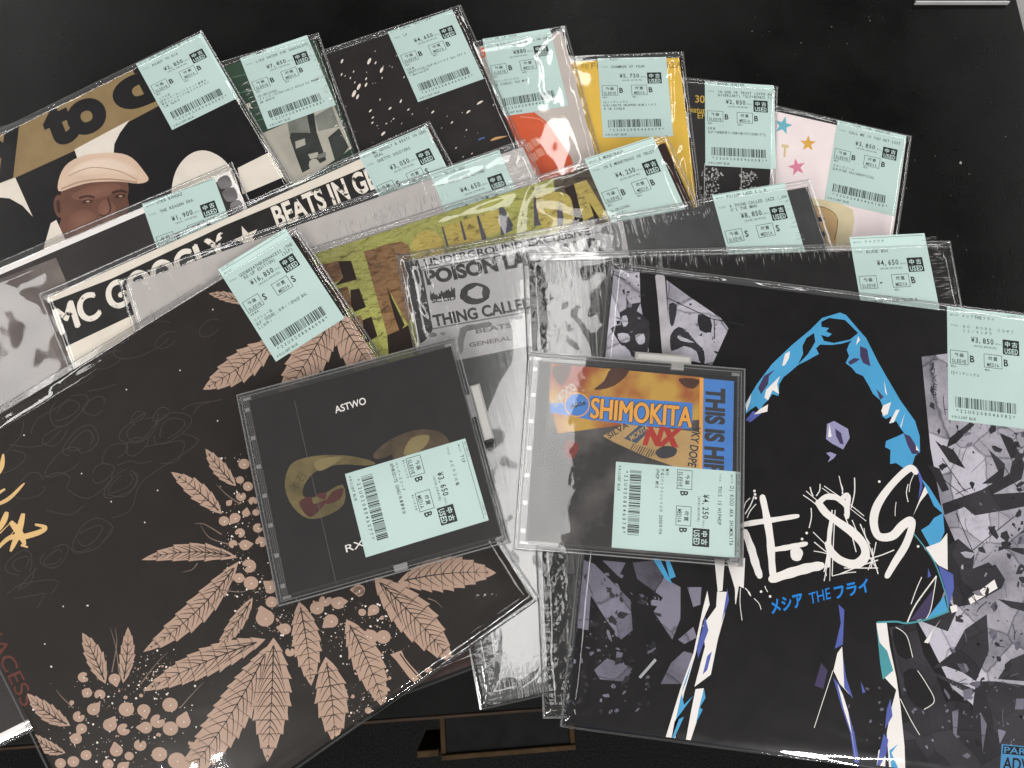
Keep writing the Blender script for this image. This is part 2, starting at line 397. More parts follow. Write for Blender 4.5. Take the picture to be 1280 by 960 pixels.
def price_tag(sh, parent, tl, tr, cut, artist, title, price, sl, md, desc, code, notes=('', ''), base=0.24, hgt=None):
    a, b = sh.loc(tl), sh.loc(tr)
    th = math.atan2(b[1] - a[1], b[0] - a[0]); ct, st = math.cos(th), math.sin(th)
    ky = hgt / (TH - cut) if hgt else 1.0      # top of the tag is bent over the sleeve edge
    f = lambda p: (a[0] + ct * p[0] + st * (p[1] - cut) * ky, a[1] + st * p[0] - ct * (p[1] - cut) * ky)
    Q = [f(p) for p in ((0, cut), (TW, cut), (TW, TH), (0, TH))]
    zb = sh.top + base
    V = [(x * MM, y * MM, (zb - 0.1 + k * 0.1) * MM) for k in (0, 1) for x, y in Q]
    tag = link('price_tag', V, [(0, 1, 2, 3), (7, 6, 5, 4), (0, 4, 5, 1), (1, 5, 6, 2), (2, 6, 7, 3), (3, 7, 4, 0)], MINT, parent)
    P, Bc, St, Sl = [], [], [], []
    mono(P, 'HIP HOP(12)', 2, 2.6, 1.2, 1.0); mono(P, 'LIGHT14', 44, 2.6, 1.2, 1.3); rect(P, 1.5, 55.5, 3.4, 3.7)
    al = artist if isinstance(artist, (list, tuple)) else [artist]
    mono(P, 'ARTIST:', 2, 7.2, 1.3, 1.02)
    for i, s in enumerate(al): mono(P, s, 10.2, 7.6 + 3.3 * i, 2.5, 1.86)
    tt = title if isinstance(title, (list, tuple)) else [title]
    mono(P, 'TITLE:', 2.4, 15.0, 1.3, 1.02)
    for i, s in enumerate(tt): mono(P, s, 10.6, 15.6 + 3.3 * i, 2.5, 1.86)
    pr = '\u00a5' + price
    xe = 33.5; adv = 2.75
    mono(P, pr, xe - adv * len(pr), 25.7, 4.0, adv, 0.8, 0.004); mono(P, '(\u7a0e\u8fbc)', 33.8, 25.6, 1.3, 1.0)
    n = int(price.replace(',', '')); ex = '{:,}'.format(int(n / 1.1))
    mono(P, '(\u7a0e\u629c\u00a5' + ex + '+\u7a0e10%)', 38.0 - 19.5, 29.0, 1.5, 1.0)
    rect(St, 39.8, 51.6, 20.8, 32.0)
    mono(Sl, '\u4e2d\u53e4', 40.6, 26.2, 4.0, 3.05, 0.95, 0.012); mono(Sl, 'USED', 40.9, 31.2, 3.9, 2.45, 0.8, 0.012)
    for x0, top, bot, gr, nt in ((1.8, '\u5916\u88c5', 'SLEEVE', sl, notes[0]), (26.0, '\u76e4\u8cea', 'MEDIA', md, notes[1])):
        frame(P, x0, x0 + 13.0, 33.2, 43.4)
        mono(P, top, x0 + 2.9, 38.0, 3.0, 2.1, 0.95, 0.006); mono(P, bot, x0 + (1.2 if len(bot) == 6 else 2.1), 42.4, 2.7, 1.75)
        mono(P, gr, x0 + 13.8, 40.8, 5.0, 4.0, 0.85, 0.012)
        if nt: mono(P, nt, x0 + 0.4, 46.0, 1.7, 1.15)
    for i, s in enumerate(desc): mono(P, s, 2.0, 51.2 + 3.3 * i, 2.3, 1.5)
    rs = random.Random(code); x = 5.0
    while x < 48:
        wd = rs.choice((0.32, 0.32, 0.85)); rect(Bc, x, x + wd, 67.5, 75.2); x += wd + rs.choice((0.34, 0.34, 0.8))
    mono(Bc, '*' + code + '*', 5.0, 78.8, 2.3, 2.85, 0.9)
    mono(P, '\u6c34\u8272/LIGHT BLUE', 2.0, 83.2, 1.9, 1.22)
    cl = (0, TW, cut + 0.4, TH)
    for nm, T, mt, ly in (('tag_print', P, TAGINK, 0.012), ('barcode', Bc, TAGINK, 0.012), ('used_stamp', St, TAGINK, 0.012), ('stamp_lettering', Sl, MINT, 0.026)):
        V, Fc = [], []
        for t in T:
            q = t if all(p[1] > cl[2] and 0 < p[0] < TW for p in t) else clip_tri(t, cl)
            if not q: continue
            q = [f(p) for p in q]
            ar = sum(q[i - 1][0] * q[i][1] - q[i][0] * q[i - 1][1] for i in range(len(q)))
            if ar < 0: q.reverse()
            k = len(V); V += [(x * MM, y * MM, (zb + ly) * MM) for x, y in q]; Fc.append(tuple(range(k, k + len(q))))
        if Fc: link(nm, V, Fc, mt, tag)
    return tag

# ------------------------------------------------------------------ records in clear sleeves
GROUP = 'records in clear plastic sleeves fanned out on the table'
POSES = {   # x, y, turn (mm, rad); plane it rests on; sleeve size; thickness
    'G': (126.4, 234.24, -0.17324, (0.1, 0, 0), 322, 2.24), 'F': (35.825, 244.96, -0.033022, (2.64, 0, 0), 322, 2.24),
    'E': (-17.365, 245.85, 0.12272, (5.18, 0, 0), 322, 2.24), 'D': (-86.25, 241.25, 0.28206, (7.72, 0, 0), 322, 2.24),
    'C': (-140.35, 236.54, 0.44747, (10.26, 0, 0), 322, 2.80), 'B': (-260.4, 200.64, 0.41464, (13.36, 0, 0), 322, 2.80),
    'A': (-309.22, 180.58, 0.61862, (16.46, 0, 0), 322, 2.80), 'H': (-284.84, 68.135, 0.53179, (19.56, 0, 0), 322, 2.24),
    'I': (-133.39, 116.11, 0.54033, (22.1, 0, 0), 318, 2.24), 'J': (-79.545, 108.41, 0.44469, (24.64, 0, 0), 322, 2.24),
    'K': (23.387, 123.01, 0.40925, (27.18, 0, 0), 320, 2.24), 'L': (105.3, 105.74, 0.27202, (29.72, 0, 0), 320, 2.24),
    'O': (-195.62, 9.1831, 0.65864, (33.247, 0.028035, 0.011214), 320, 4.20), 'M': (177.14, 82.565, 0.10646, (32.26, 0, 0), 320, 2.24),
    'N': (215.21, 52.985, -0.059748, (34.8, 0, 0), 320, 2.24)}
def sleeve_mesh(S, t, seed, amp, folds, puff=1.0, ridge=0.0, n=120):
    """clear bag: top sheet with soft waves and pinched folds, rounded edges, back sheet"""
    R = random.Random(seed); off = Vector((R.uniform(-50, 50), R.uniform(-50, 50), 0)); h = S / 2
    FL = []
    for k in range(folds):
        cx, cy = R.choice((-1, 1)) * h, R.choice((-1, 1)) * h
        if R.random() < 0.4: cx = R.uniform(-h, h)
        elif R.random() < 0.4: cy = R.uniform(-h, h)
        a = math.atan2(-cy, -cx) + R.uniform(-0.75, 0.75)
        FL.append((cx, cy, math.cos(a), math.sin(a), R.uniform(30, 130), R.uniform(1.6, 4.5), R.uniform(0.35, 1.0) * amp))
    # uneven spacing: dense at the rim
    g = []
    for i in range(n + 1):
        u = i / n * 2 - 1; g.append(h * math.copysign(1 - (1 - abs(u)) ** 1.35, u))
    V, Fc = [], []
    for y in g:
        for x in g:
            e = min(h - abs(x), h - abs(y))
            b = min(1, e / 6.0); b = b * b * (3 - 2 * b)
            q = Vector((x / 52, y / 52, 0)) + off
            zz = 0.5 * amp * (0.5 + noise.noise(q)) + 0.22 * amp * (0.5 + noise.noise(q * 2.7))
            for (cx, cy, dx, dy, ln, wd, am) in FL:
                s = (x - cx) * dx + (y - cy) * dy
                if 0 <= s < ln:
                    d = abs(-(x - cx) * dy + (y - cy) * dx + 3 * math.sin(s / 14)) / (wd * (0.5 + s / ln))
                    if d < 1: zz += am * (1 - d) ** 2 * (1 + d) * (1 - s / ln)
            ca = 0.6 + 1.1 * noise.noise(Vector((x / 120 - off.x, y / 120, 7.7)))
            xr, yr = x * math.cos(ca) + y * math.sin(ca), -x * math.sin(ca) + y * math.cos(ca)
            cz = 1 - min(1.0, abs(noise.noise(Vector((xr / 26 + off.x, yr / 110 + off.y, 1.7)))) * 4.0)
            zz += 0.32 * amp * cz * cz * max(0.0, 0.35 + noise.noise(q * 0.9 + Vector((5, 5, 5))))
            pf = 0.5 + 0.9 * noise.noise(Vector((x / 38 + off.y, y / 38 - off.x, 3.3)))
            zz += max(0.0, pf) * (0.45 + amp) * 1.15 * puff * math.exp(-((e - 8.5) / 4.2) ** 2)
            if ridge:      # slack bag standing up along its mouth
                et = h - y
                uu = min(1.0, max(0.0, (et - 3) / 15)); up = (uu + 0.35 * uu * (1 - uu)) * math.exp(-max(0.0, et - 18) / 16)
                al = max(0.0, min(1.0, (0.30 - x / h) * 2.2)) * (1.0 + 0.16 * noise.noise(Vector((x / 60, 2.2, 0))))
                zz += ridge * up * al
            top = t - 0.94 + 0.36 + max(0.0, zz)
            ed = 0.35 * t + 0.2 * noise.noise(q * 1.6)
            V.append((x * MM, y * MM, (ed + (top - ed) * b) * MM))
    m = n + 1
    for j in range(n):
        for i in range(n): Fc.append((j * m + i, j * m + i + 1, (j + 1) * m + i + 1, (j + 1) * m + i))
    # back sheet, one strip ring under the rim
    rim = [(i, 0) for i in range(n)] + [(n, j) for j in range(n)] + [(n - i, n) for i in range(n)] + [(0, n - j) for j in range(n)]
    k0 = len(V)
    for (i, j) in rim:
        x, y = g[i], g[j]; V.append((x * 0.985 * MM, y * 0.985 * MM, 0.02 * MM))
    L = len(rim)
    for a in range(L):
        i, j = rim[a]; i2, j2 = rim[(a + 1) % L]
        Fc.append((j2 * m + i2, j * m + i, k0 + a, k0 + (a + 1) % L))
    return V, Fc
def record(key, label, stock, side=None, amp=0.55, folds=7, shrink=False, filmmat=None, puff=1.0, ridge=0.0):
    X, Y, th, pl, S, t = POSES[key]
    n = Vector((-pl[1], -pl[2], 1)).normalized()
    top = t - 0.94
    cw = S / 2 - 4.0
    rc = (-cw, cw, -S / 2 + 2.5, S / 2 - 6.0)
    sh = Sheet((X, Y, pl[0] + pl[1] * X + pl[2] * Y), (math.cos(th), math.sin(th), 0), n, top, rc)
    root = thing('vinyl_record', label, 'record', sh.matrix(), GROUP)
    V, Fc = boxes([tuple(v * MM for v in (rc[0], rc[1], rc[2], rc[3], 0.05, top))], 0.25 * MM)
    fm = [0 if i == len(Fc) - 1 else 1 for i in range(len(Fc))]
    sh.cover = link('cover', V, Fc, [stock, side or stock], root, fm)
    V, Fc = sleeve_mesh(S, t, key, amp * 1.25, int(folds * 1.5), puff, ridge)
    bag = link('plastic_sleeve', V, Fc, filmmat or FILM, root, smooth=True)
    # welded seams down the sides and foot, folded flap along the mouth
    h = S / 2; zs = 0.30 * t
    for nm, q, mt in (('side_seam', (-h - 0.2, -h + 1.1, -h, h), SEAM), ('side_seam', (h - 1.1, h + 0.2, -h, h), SEAM), ('foot_seam', (-h + 1.2, h - 1.2, -h - 0.2, -h + 0.9), SEAM), ('flap', (-h + 1.2, h - 1.2, h - 6.2, h - 0.2), FLAP), ('mouth_fold', (-h + 1.2, h - 1.2, h - 0.9, h + 0.2), SEAM)):
        N = 40; V, Fc = [], []; vert = (q[1] - q[0]) < 3
        for i in range(N + 1):
            u = i / N; wob = 0.35 * noise.noise(Vector((u * 9, len(nm), S * 0.37 + t)))
            zz = (zs + (0.06 if nm == 'mouth_fold' else 0) + 0.25 * wob) * MM
            if vert: V += [((q[0] + wob * .5) * MM, (q[2] + (q[3] - q[2]) * u) * MM, zz), ((q[1] + wob * .5) * MM, (q[2] + (q[3] - q[2]) * u) * MM, zz + 0.3 * MM)]
            else: V += [((q[0] + (q[1] - q[0]) * u) * MM, (q[2] + wob * .5) * MM, zz), ((q[0] + (q[1] - q[0]) * u) * MM, (q[3] + wob * .5) * MM, zz + (0 if nm == 'flap' else -0.3 * MM))]
        for i in range(N): Fc.append((2 * i, 2 * i + 1, 2 * i + 3, 2 * i + 2))
        link(nm, V, Fc, mt, bag, smooth=True)
    if shrink:
        c = 1.0; N = 24; V = []; Fc = []
        for j in range(N + 1):
            for i in range(N + 1):
                x = rc[0] - c + (rc[1] - rc[0] + 2 * c) * i / N; y = rc[2] - c + (rc[3] - rc[2] + 2 * c) * j / N
                V.append((x * MM, y * MM, (top + 0.20) * MM))
        for j in range(N):
            for i in range(N):
                a = j * (N + 1) + i; Fc.append((a, a + 1, a + N + 2, a + N + 1))
        link('shrink_wrap', V, Fc, SHRINK, root, smooth=True)
    sh.root = root
    return sh
def creases(sh, spots):
    """little raised pleats where the shrink film gathers; spots: (measured start, end along the edge, run-in vector, count, width mm)"""
    V, Fc = [], []
    for p0, p1, run, cnt, wd in spots:
        a, b = sh.loc(p0), sh.loc(p1); r0 = sh.loc((p0[0] + run[0], p0[1] + run[1])); run_l = (r0[0] - a[0], r0[1] - a[1])
        ln = math.hypot(*run_l); ux, uy = run_l[0] / ln, run_l[1] / ln
        for k in range(cnt):
            u = random.random(); f0 = random.random() ** 2 * 0.5; f1 = f0 + random.uniform(0.2, 0.6)
            x, y = a[0] + (b[0] - a[0]) * u, a[1] + (b[1] - a[1]) * u; h = wd * random.uniform(0.5, 1.2) / 2; sl = random.uniform(-.12, .12)
            P = [(x + ux * ln * f0, y + uy * ln * f0), (x + ux * ln * (f0 + f1) / 2 - uy * sl * 4, y + uy * ln * (f0 + f1) / 2 + ux * sl * 4), (x + ux * ln * f1 - uy * sl * 9, y + uy * ln * f1 + ux * sl * 9)]
            n = len(V); zt = sh.top + 0.24
            V += [(P[0][0] * MM, P[0][1] * MM, zt * MM), ((P[1][0] - uy * h) * MM, (P[1][1] + ux * h) * MM, zt * MM), ((P[1][0] + uy * h) * MM, (P[1][1] - ux * h) * MM, zt * MM), (P[2][0] * MM, P[2][1] * MM, zt * MM), (P[1][0] * MM, P[1][1] * MM, (zt + 0.35 * wd) * MM)]
            Fc += [(n, n + 2, n + 4), (n + 2, n + 3, n + 4), (n + 3, n + 1, n + 4), (n + 1, n, n + 4)]
    o = link('shrink_creases', V, Fc, CREASE, sh.root); o['kind'] = 'stuff'
CODE = '22U02080460'
# ================================================================== table and floor
M_TABLE = ink('black_laminate', (0.0045, 0.0044, 0.0043), 0.32, 0.35, scale=14, detail=8, bump=0.0, spec=0.11)
nt = M_TABLE.node_tree
_nz = nt.nodes.new('ShaderNodeTexNoise'); _nz.inputs['Scale'].default_value = 650; _nz.inputs['Detail'].default_value = 2
_tc = nt.nodes.new('ShaderNodeTexCoord'); nt.links.new(_tc.outputs['Object'], _nz.inputs['Vector'])
_bp = nt.nodes.new('ShaderNodeBump'); _bp.inputs['Strength'].default_value = 0.22; _bp.inputs['Distance'].default_value = 0.0006
_n3 = nt.nodes.new('ShaderNodeTexNoise'); _n3.inputs['Scale'].default_value = 7; _n3.inputs['Detail'].default_value = 9; _n3.inputs['Roughness'].default_value = 0.65
nt.links.new(_tc.outputs['Object'], _n3.inputs['Vector'])
_mr = nt.nodes.new('ShaderNodeMapRange'); _mr.inputs[1].default_value = 0.3; _mr.inputs[2].default_value = 0.7; _mr.inputs[3].default_value = 0.2; _mr.inputs[4].default_value = 0.42
nt.links.new(_n3.outputs[0], _mr.inputs[0]); nt.links.new(_mr.outputs[0], nt.nodes['Principled BSDF'].inputs['Roughness'])
nt.links.new(_nz.outputs[0], _bp.inputs['Height']); nt.links.new(_bp.outputs[0], nt.nodes['Principled BSDF'].inputs['Normal'])
M_EDGE = ink('brown_edging', (0.045, 0.028, 0.018), 0.5, 0.5, scale=40, stretch=(1, 20, 20))
TA = math.radians(7.6)
tax, tay = Vector((math.cos(TA), math.sin(TA), 0)), Vector((-math.sin(TA), math.cos(TA), 0))
front = Vector((-84, -111, 0)).dot(tay); rightx = Vector((413, 492, 0)).dot(tax)
table = thing('table', 'black laminate table under all the records, brown strip along its front edge', 'table', Matrix.Rotation(TA, 4, 'Z'))
x0, x1, y0, y1 = -1100, rightx, front, front + 900
V, Fc = boxes([tuple(v * MM for v in (x0, x1, y0 + 2.2, y1, -30, 0))], 0.8 * MM); link('tabletop', V, Fc, M_TABLE, table)
V, Fc = boxes([tuple(v * MM for v in (x0, x1, y0, y0 + 2.1, -30, -0.4))], 0.4 * MM); link('edge_strip', V, Fc, M_EDGE, table)
for lx in (x0 + 60, x1 - 110):
    for ly in (y0 + 180, y1 - 110):
        V, Fc = boxes([tuple(v * MM for v in (lx, lx + 50, ly, ly + 50, -750, -30.5))], 2 * MM); link('leg', V, Fc, M_TABLE, table)
M_CARPET = ink('dark_carpet', (0.014, 0.0135, 0.0135), 0.95, 0.75, scale=420, detail=6, bump=0.8, spec=0.1)
V, Fc = boxes([(-4, 4, -3, 5, -0.80, -0.75)]); fl = link('floor', V, Fc, M_CARPET); fl['kind'] = 'structure'
# cardboard box standing under the front edge
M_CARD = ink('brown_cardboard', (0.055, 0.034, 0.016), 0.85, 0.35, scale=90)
M_BOXSHADE = ink('box_shade_black', (0.012, 0.012, 0.012), 0.95, 0.35, scale=60)  # near-black of an added block that stands in for shade inside the box
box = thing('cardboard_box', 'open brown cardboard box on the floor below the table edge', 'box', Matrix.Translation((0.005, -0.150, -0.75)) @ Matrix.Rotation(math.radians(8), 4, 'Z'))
for nm, b in (('front_panel', (-41, 68, 0, 4, 0, 640)), ('back_panel', (-41, 68, 176, 180, 0, 640)), ('side_panel', (-41, -37, 4.2, 175.8, 0, 638)), ('side_panel', (64, 68, 4.2, 175.8, 0, 638)), ('inner_shade_block', (-36.8, 63.8, 4.2, 175.8, 1, 637))):
    V, Fc = boxes([tuple(v * MM for v in b)], 0.6 * MM); link(nm, V, Fc, M_CARD if nm != 'inner_shade_block' else M_BOXSHADE, box)
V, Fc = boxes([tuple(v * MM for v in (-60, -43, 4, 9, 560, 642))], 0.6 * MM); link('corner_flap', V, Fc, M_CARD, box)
# acrylic plate at the back of the table, pale cabinet beyond its right end
ap = thing('acrylic_plate', 'clear acrylic plate with pale edges lying at the far end of the table', 'plate', Matrix.Translation((0.3565, 0.5660, 0.0)) @ Matrix.Rotation(math.radians(4.6), 4, 'Z'))
V, Fc = boxes([tuple(v * MM for v in (-40, 40, -70, 70, 0.1, 3.0))], 0.4 * MM); link('plate', V, Fc, film('acrylic', 0.1, 1.6, 0.05, 0.05, (40, 40, 40), 0.001, 0.9), ap)
V, Fc = boxes([tuple(v * MM for v in (-40.5, 40.5, -71.4, -70.2, 0.1, 3.4))]); link('front_edge', V, Fc, ink('frosted_edge', (0.55, 0.55, 0.54), 0.5), ap)
cb = thing('cabinet', 'pale grey cabinet standing beyond the right end of the table', 'cabinet', Matrix.Translation((0.62, 0.60, -0.75)) @ Matrix.Rotation(TA, 4, 'Z'))
M_CAB = ink('pale_grey_board', (0.36, 0.35, 0.34), 0.6)
V, Fc = boxes([tuple(v * MM for v in (-150, 200, -300, 300, 0, 640))], 2 * MM); link('carcass', V, Fc, M_CAB, cb)
V, Fc = boxes([tuple(v * MM for v in (-152, 202, -302, 302, 640.2, 656))], 2 * MM); link('top_board', V, Fc, M_CAB, cb)
V, Fc = boxes([tuple(v * MM for v in (-130, 180, -304, -300.3, 60, 610))], 1 * MM); link('door', V, Fc, M_CAB, cb)
V, Fc = [], []
for k in range(70):
    x, y, r = random.uniform(180, 430), random.uniform(190, 480), random.choice((0.15, 0.2, 0.25, 0.3, 0.45))
    if k == 0: x, y, r = 352, 344, 1.5
    n = len(V)
    V += [((x + r * random.uniform(.5, 1) * math.cos(a)) * MM, (y + r * math.sin(a)) * MM, 0.05 * MM) for a in (0.2, 1.4, 2.5, 3.6, 5.0)] + [(x * MM, y * MM, r * 0.8 * MM)]
    Fc += [(n + i, n + (i + 1) % 5, n + 5) for i in range(5)]
du = link('dust', V, Fc, ink('dust_grey', (0.45, 0.43, 0.40), 0.9)); du['kind'] = 'stuff'; du['label'] = 'pale dust specks scattered on the bare black table top'; du['category'] = 'dust'

# ================================================================== back row
# ---- G pink cover with stars
sh = record('G', 'pink record cover with coloured stars and a beige card print', ink('pale_pink_print', (0.86, 0.75, 0.75), 0.5, 0.05), amp=0.35, folds=4)
sh.star((979, 157), 12, 0.25, ink('blue_star', (0.16, 0.46, 0.56)), 'star_print#1'); sh.star((1010, 179.5), 10.5, 0.05, ink('gold_star', (0.70, 0.40, 0.07)), 'star_print#2'); sh.star((996, 209), 11.5, -0.2, ink('pink_star', (0.75, 0.24, 0.36)), 'star_print#3')
sh.text('T', (976, 195), (985, 196), (1, -14), ink('beige_ink', (0.66, 0.52, 0.28)), 'lettering', bold=0.05)
sh.poly([(1005, 245), (1050, 254), (1066, 262), (1068, 275), (1062, 310), (1000, 305)], ink('card_cream', (0.72, 0.62, 0.40)), 'card_print', 1)
sh.poly([(1008, 256), (1030, 258), (1043, 266), (1047, 278), (1044, 310), (1004, 305)], ink('card_tan', (0.56, 0.38, 0.19)), 'card_print', 2)
sh.stroke([(1012, 257), (1032, 260), (1044, 268), (1047, 280), (1043, 300)], 1.0, ink('card_line', (0.25, 0.15, 0.06)), 'card_print', 3)
sh.star((1026, 274), 6, 0.2, BLACK, 'star_print#4', 3); sh.star((1029, 293), 5, 0.1, BLACK, 'star_print#5', 3)
sh.finish(sh.cover)
price_tag(sh, sh.root, (1047, 150.5), (1137, 171), 5.2, 'TYLER, THE CREATOR', 'CALL ME IF YOU GET LOST', '3,850', 'B', 'B', ['カラービニール', '2LP/PINK WAX/UNOFFICIAL'], CODE + '100', ('※EX-', '※EX-'), hgt=73.5)
# ---- F dark cover with gold lettering
sh = record('F', 'dark record cover with small gold lettering and white tree prints', ink('charcoal_print', (0.026, 0.025, 0.025), 0.4), amp=0.4, folds=5)
GOLD = ink('gold_ink', (0.55, 0.36, 0.06), 0.45)
sh.text('30th', (869, 128), (891, 129), (0, -9), GOLD, 'lettering', bold=0.01); sh.text('Featuring', (859, 140), (892, 142), (0, -7), GOLD, 'lettering', bold=0.01); sh.text('EP', (872, 148), (882, 148), (0, -7), GOLD, 'lettering')
TREE = ink('white_tree', (0.55, 0.54, 0.53), 0.5, 0.5, scale=500)
for cx, cy, r in ((890, 219, 13), (889, 240, 15), (935, 222, 11), (936, 240, 13)):
    for k in range(60):
        a, q = random.uniform(0, 6.3), r * random.random() ** 0.6; s = random.uniform(0.5, 1.5)
        sh.ell((cx + q * math.cos(a) * 1.05, cy + q * math.sin(a) * 0.75), s * 1.3, s * 0.7, random.uniform(0, 3), TREE, 'tree_print', 2, 5)
for xx in (881, 927): sh.stroke([(xx, 204), (xx - 1, 262)], 1.0, TREE, 'ruled_line', 1, 1)
sh.finish(sh.cover)
price_tag(sh, sh.root, (881, 102), (970, 107), 5.2, 'BRAND NUBIAN', ['IN GOD WE TRUST (30TH AN', 'NIVERSARY) *2LP+BONUS 7)'], '2,850', 'B', 'B', ['2枚組', '2LP/INNER開け/SHRINK+STICKER/7"Q'], CODE + '081', ('※EX-', '※EX-'), hgt=76.5)
# ---- E yellow cover
sh = record('E', 'yellow record cover with a thin line of brown lettering along its top', ink('yellow_print', (0.72, 0.46, 0.07), 0.5, 0.08), amp=0.7, folds=12)
BR = ink('brown_ink', (0.28, 0.17, 0.03), 0.5)
sh.text('FE', (739, 85.5), (752, 85.5), (0, -7), BR, 'lettering'); sh.text('RZA', (833, 85), (852, 84.5), (0, -7), BR, 'lettering', bold=0.01); sh.text("' FE", (722, 86), (736, 86), (0, -6), BR, 'lettering')
sh.finish(sh.cover)
price_tag(sh, sh.root, (747, 73), (832, 71.5), 5.2, 'RZA', 'CHAMBER OF FEAR', '5,750', 'B', 'B', ['12インチシングル', 'WIKI/WHITE WRAPPER/盤痕スリキズ', '多 UK SINGLE'], CODE + '079', ('※EX-', '※EX-'), hgt=73)
# ---- D greige cover with red shape
sh = record('D', 'pale grey record cover with a red shape holding four lighter squares', ink('greige_print', (0.52, 0.46, 0.42), 0.5, 0.06), amp=0.8, folds=13)
RED = ink('red_print', (0.62, 0.10, 0.035), 0.45); RED2 = ink('light_red_print', (0.72, 0.27, 0.18), 0.45)
sh.poly([(600, 155), (639, 144), (668, 140.5), (683, 152), (714, 197), (719, 215), (668, 250), (600, 240)], RED, 'red_shape', 1)
sh.stroke([(650, 146), (674, 149), (686, 160)], 1.3, RED2, 'red_shape', 2)
for cx, cy in ((669, 177), (674.5, 190), (661, 183), (666.5, 196)):
    sh.poly([(cx - 6, cy - 2), (cx + 2, cy - 6), (cx + 7, cy + 3), (cx - 1, cy + 7)], RED2, 'light_square', 2)
sh.text('S', (600, 73), (608, 70), (0, -12), RED, 'lettering', bold=0.04)
sh.finish(sh.cover)
price_tag(sh, sh.root, (603, 49), (685, 36), 5.2, 'DE LA SOUL', ['RING RING RING(HA HA HEY', ')'], '880', 'B', 'B', ['12インチシングル', 'UK SINGLE/ SAX MIX'], CODE + '094', ('※EX-', '※EX-'), hgt=73.5)
# ---- C black cover with flecks
sh = record('C', 'black record cover sprinkled with small white flecks', ink('soft_black_print', (0.022, 0.019, 0.018), 0.4, 0.2), amp=0.5, folds=8)
FLK = ink('fleck_white', (0.78, 0.70, 0.62), 0.5)
for (x, y, l) in ((461.5, 76.5, 9), (427.5, 76.5, 6), (469.5, 78.5, 4), (477, 87.5, 8), (427, 93, 4), (442, 89.5, 3), (438, 97.5, 3), (477.5, 97.5, 3), (457.7, 98.5, 4), (443.5, 103, 3), (448.5, 108.5, 9), (442.5, 117, 10), (447, 121, 7), (457.5, 106, 6), (475, 124.5, 3), (501, 126.5, 5), (463, 138.5, 5), (487.5, 135.5, 5), (510.5, 137, 4), (515.5, 142.5, 2.5), (541, 140, 5), (466, 147, 4), (465.5, 153.5, 4), (471.5, 157, 2), (483, 154.5, 3), (492, 148.5, 3), (479, 167, 7), (502, 154.5, 2), (565, 153, 4), (583, 162.5, 3), (617, 131, 3), (570, 185, 3), (579, 196, 2.5), (590, 192, 3), (505, 96.5, 3), (552, 160, 2), (572.5, 21, 3), (575.5, 30, 3), (496, 63, 2)):
    sh.ell((x, y), l / 2, l / 5, math.radians(-65 if y < 130 else -45), FLK, 'fleck_print', 1, 8)
for a, b in (((583, 142), (588, 138)), ((596, 131), (604, 126)),): sh.stroke([a, ((a[0] + b[0]) / 2, (a[1] + b[1]) / 2 - .5), b], lambda t: 2.6 * math.sin(math.pi * min(.98, max(.05, t))), FLK, 'fleck_print', 1)
for k in range(45): sh.ell((random.uniform(420, 630), random.uniform(60, 195)), random.uniform(.3, 1.2), random.uniform(.2, .5), random.uniform(-1.2, -.6), FLK, 'fleck_print', 1, 6)
sh.stroke([(613, 176), (620, 173), (634, 170)], lambda t: 3.4 * math.sin(math.pi * min(.97, max(.06, t))), ink('orange_fleck', (0.60, 0.33, 0.14)), 'fleck_print', 1)
sh.stroke([(598, 175), (602, 173), (606, 172)], 2, ink('blue_fleck', (0.08, 0.14, 0.33)), 'fleck_print', 1)
sh.finish(sh.cover)
price_tag(sh, sh.root, (484.5, 40), (563, 13), 5.2, 'LARGE PROFESSOR', 'LP', '4,650', 'B', 'B', ['2枚組', 'UNOFFICIAL/2LP/盤スリキズ Get Off S', '* Bullet収録'], CODE + '085', ('※EX-', '※EX-'), hgt=70)
# ---- B green cover with grey photo
sh = record('B', 'dark green record cover with a grey and cream photograph printed on it', ink('green_print', (0.035, 0.075, 0.045), 0.4, 0.35, scale=30), shrink=True, amp=0.45, folds=6)
PH1 = ink('photo_pale', (0.55, 0.52, 0.44), 0.5, 0.25, scale=25); PH2 = ink('photo_dark', (0.045, 0.052, 0.045), 0.5, 0.5, scale=40); PH3 = ink('photo_mid', (0.26, 0.27, 0.23), 0.5, 0.4, scale=35)
sh.poly([(325, 168), (416, 128), (440, 185), (372, 232), (352, 225)], PH1, 'photo_print', 1)
sh.poly([(358, 146), (384, 137), (390, 165), (362, 170)], PH3, 'photo_print', 2)
sh.poly([(383, 141), (392, 138), (396, 166), (408, 200), (378, 216), (370, 195), (362, 172), (364, 166), (378, 166), (388, 166)], PH2, 'photo_print', 3, 0)
sh.poly([(393, 145), (415, 133), (424, 158), (398, 164)], PH3, 'photo_print', 2); sh.poly([(410, 172), (424, 160), (436, 184), (420, 205)], PH2, 'photo_print', 2)
sh.poly([(369, 177), (381, 173), (382, 181), (370, 186)], PH1, 'photo_print', 4); sh.poly([(385, 193), (397, 190), (399, 196), (388, 199)], PH1, 'photo_print', 4); sh.ell((393, 207), 8, 9, 0, PH1, 'photo_print', 5, 10, 0.15); sh.poly([(396, 194), (407, 190), (408, 195), (398, 199)], PH3, 'photo_print', 5)
GR2 = ink('pale_green_line', (0.12, 0.22, 0.14), 0.45)
sh.stroke([(284, 98), (312, 92)], 1, GR2, 'ruled_line', 1, 1); sh.stroke([(290, 118), (322, 111)], 1, GR2, 'ruled_line', 1, 1); sh.stroke([(318, 152), (330, 148)], 1, GR2, 'ruled_line', 1, 1)
sh.text('R', (310, 137), (316, 135), (-2, -7), CREAM, 'lettering', bold=0.03)
sh.finish(sh.cover)
creases(sh, [((392, 52), (440, 170), (-14, 10), 110, 0.55), ((300, 105), (318, 150), (22, -8), 30, 0.4)])
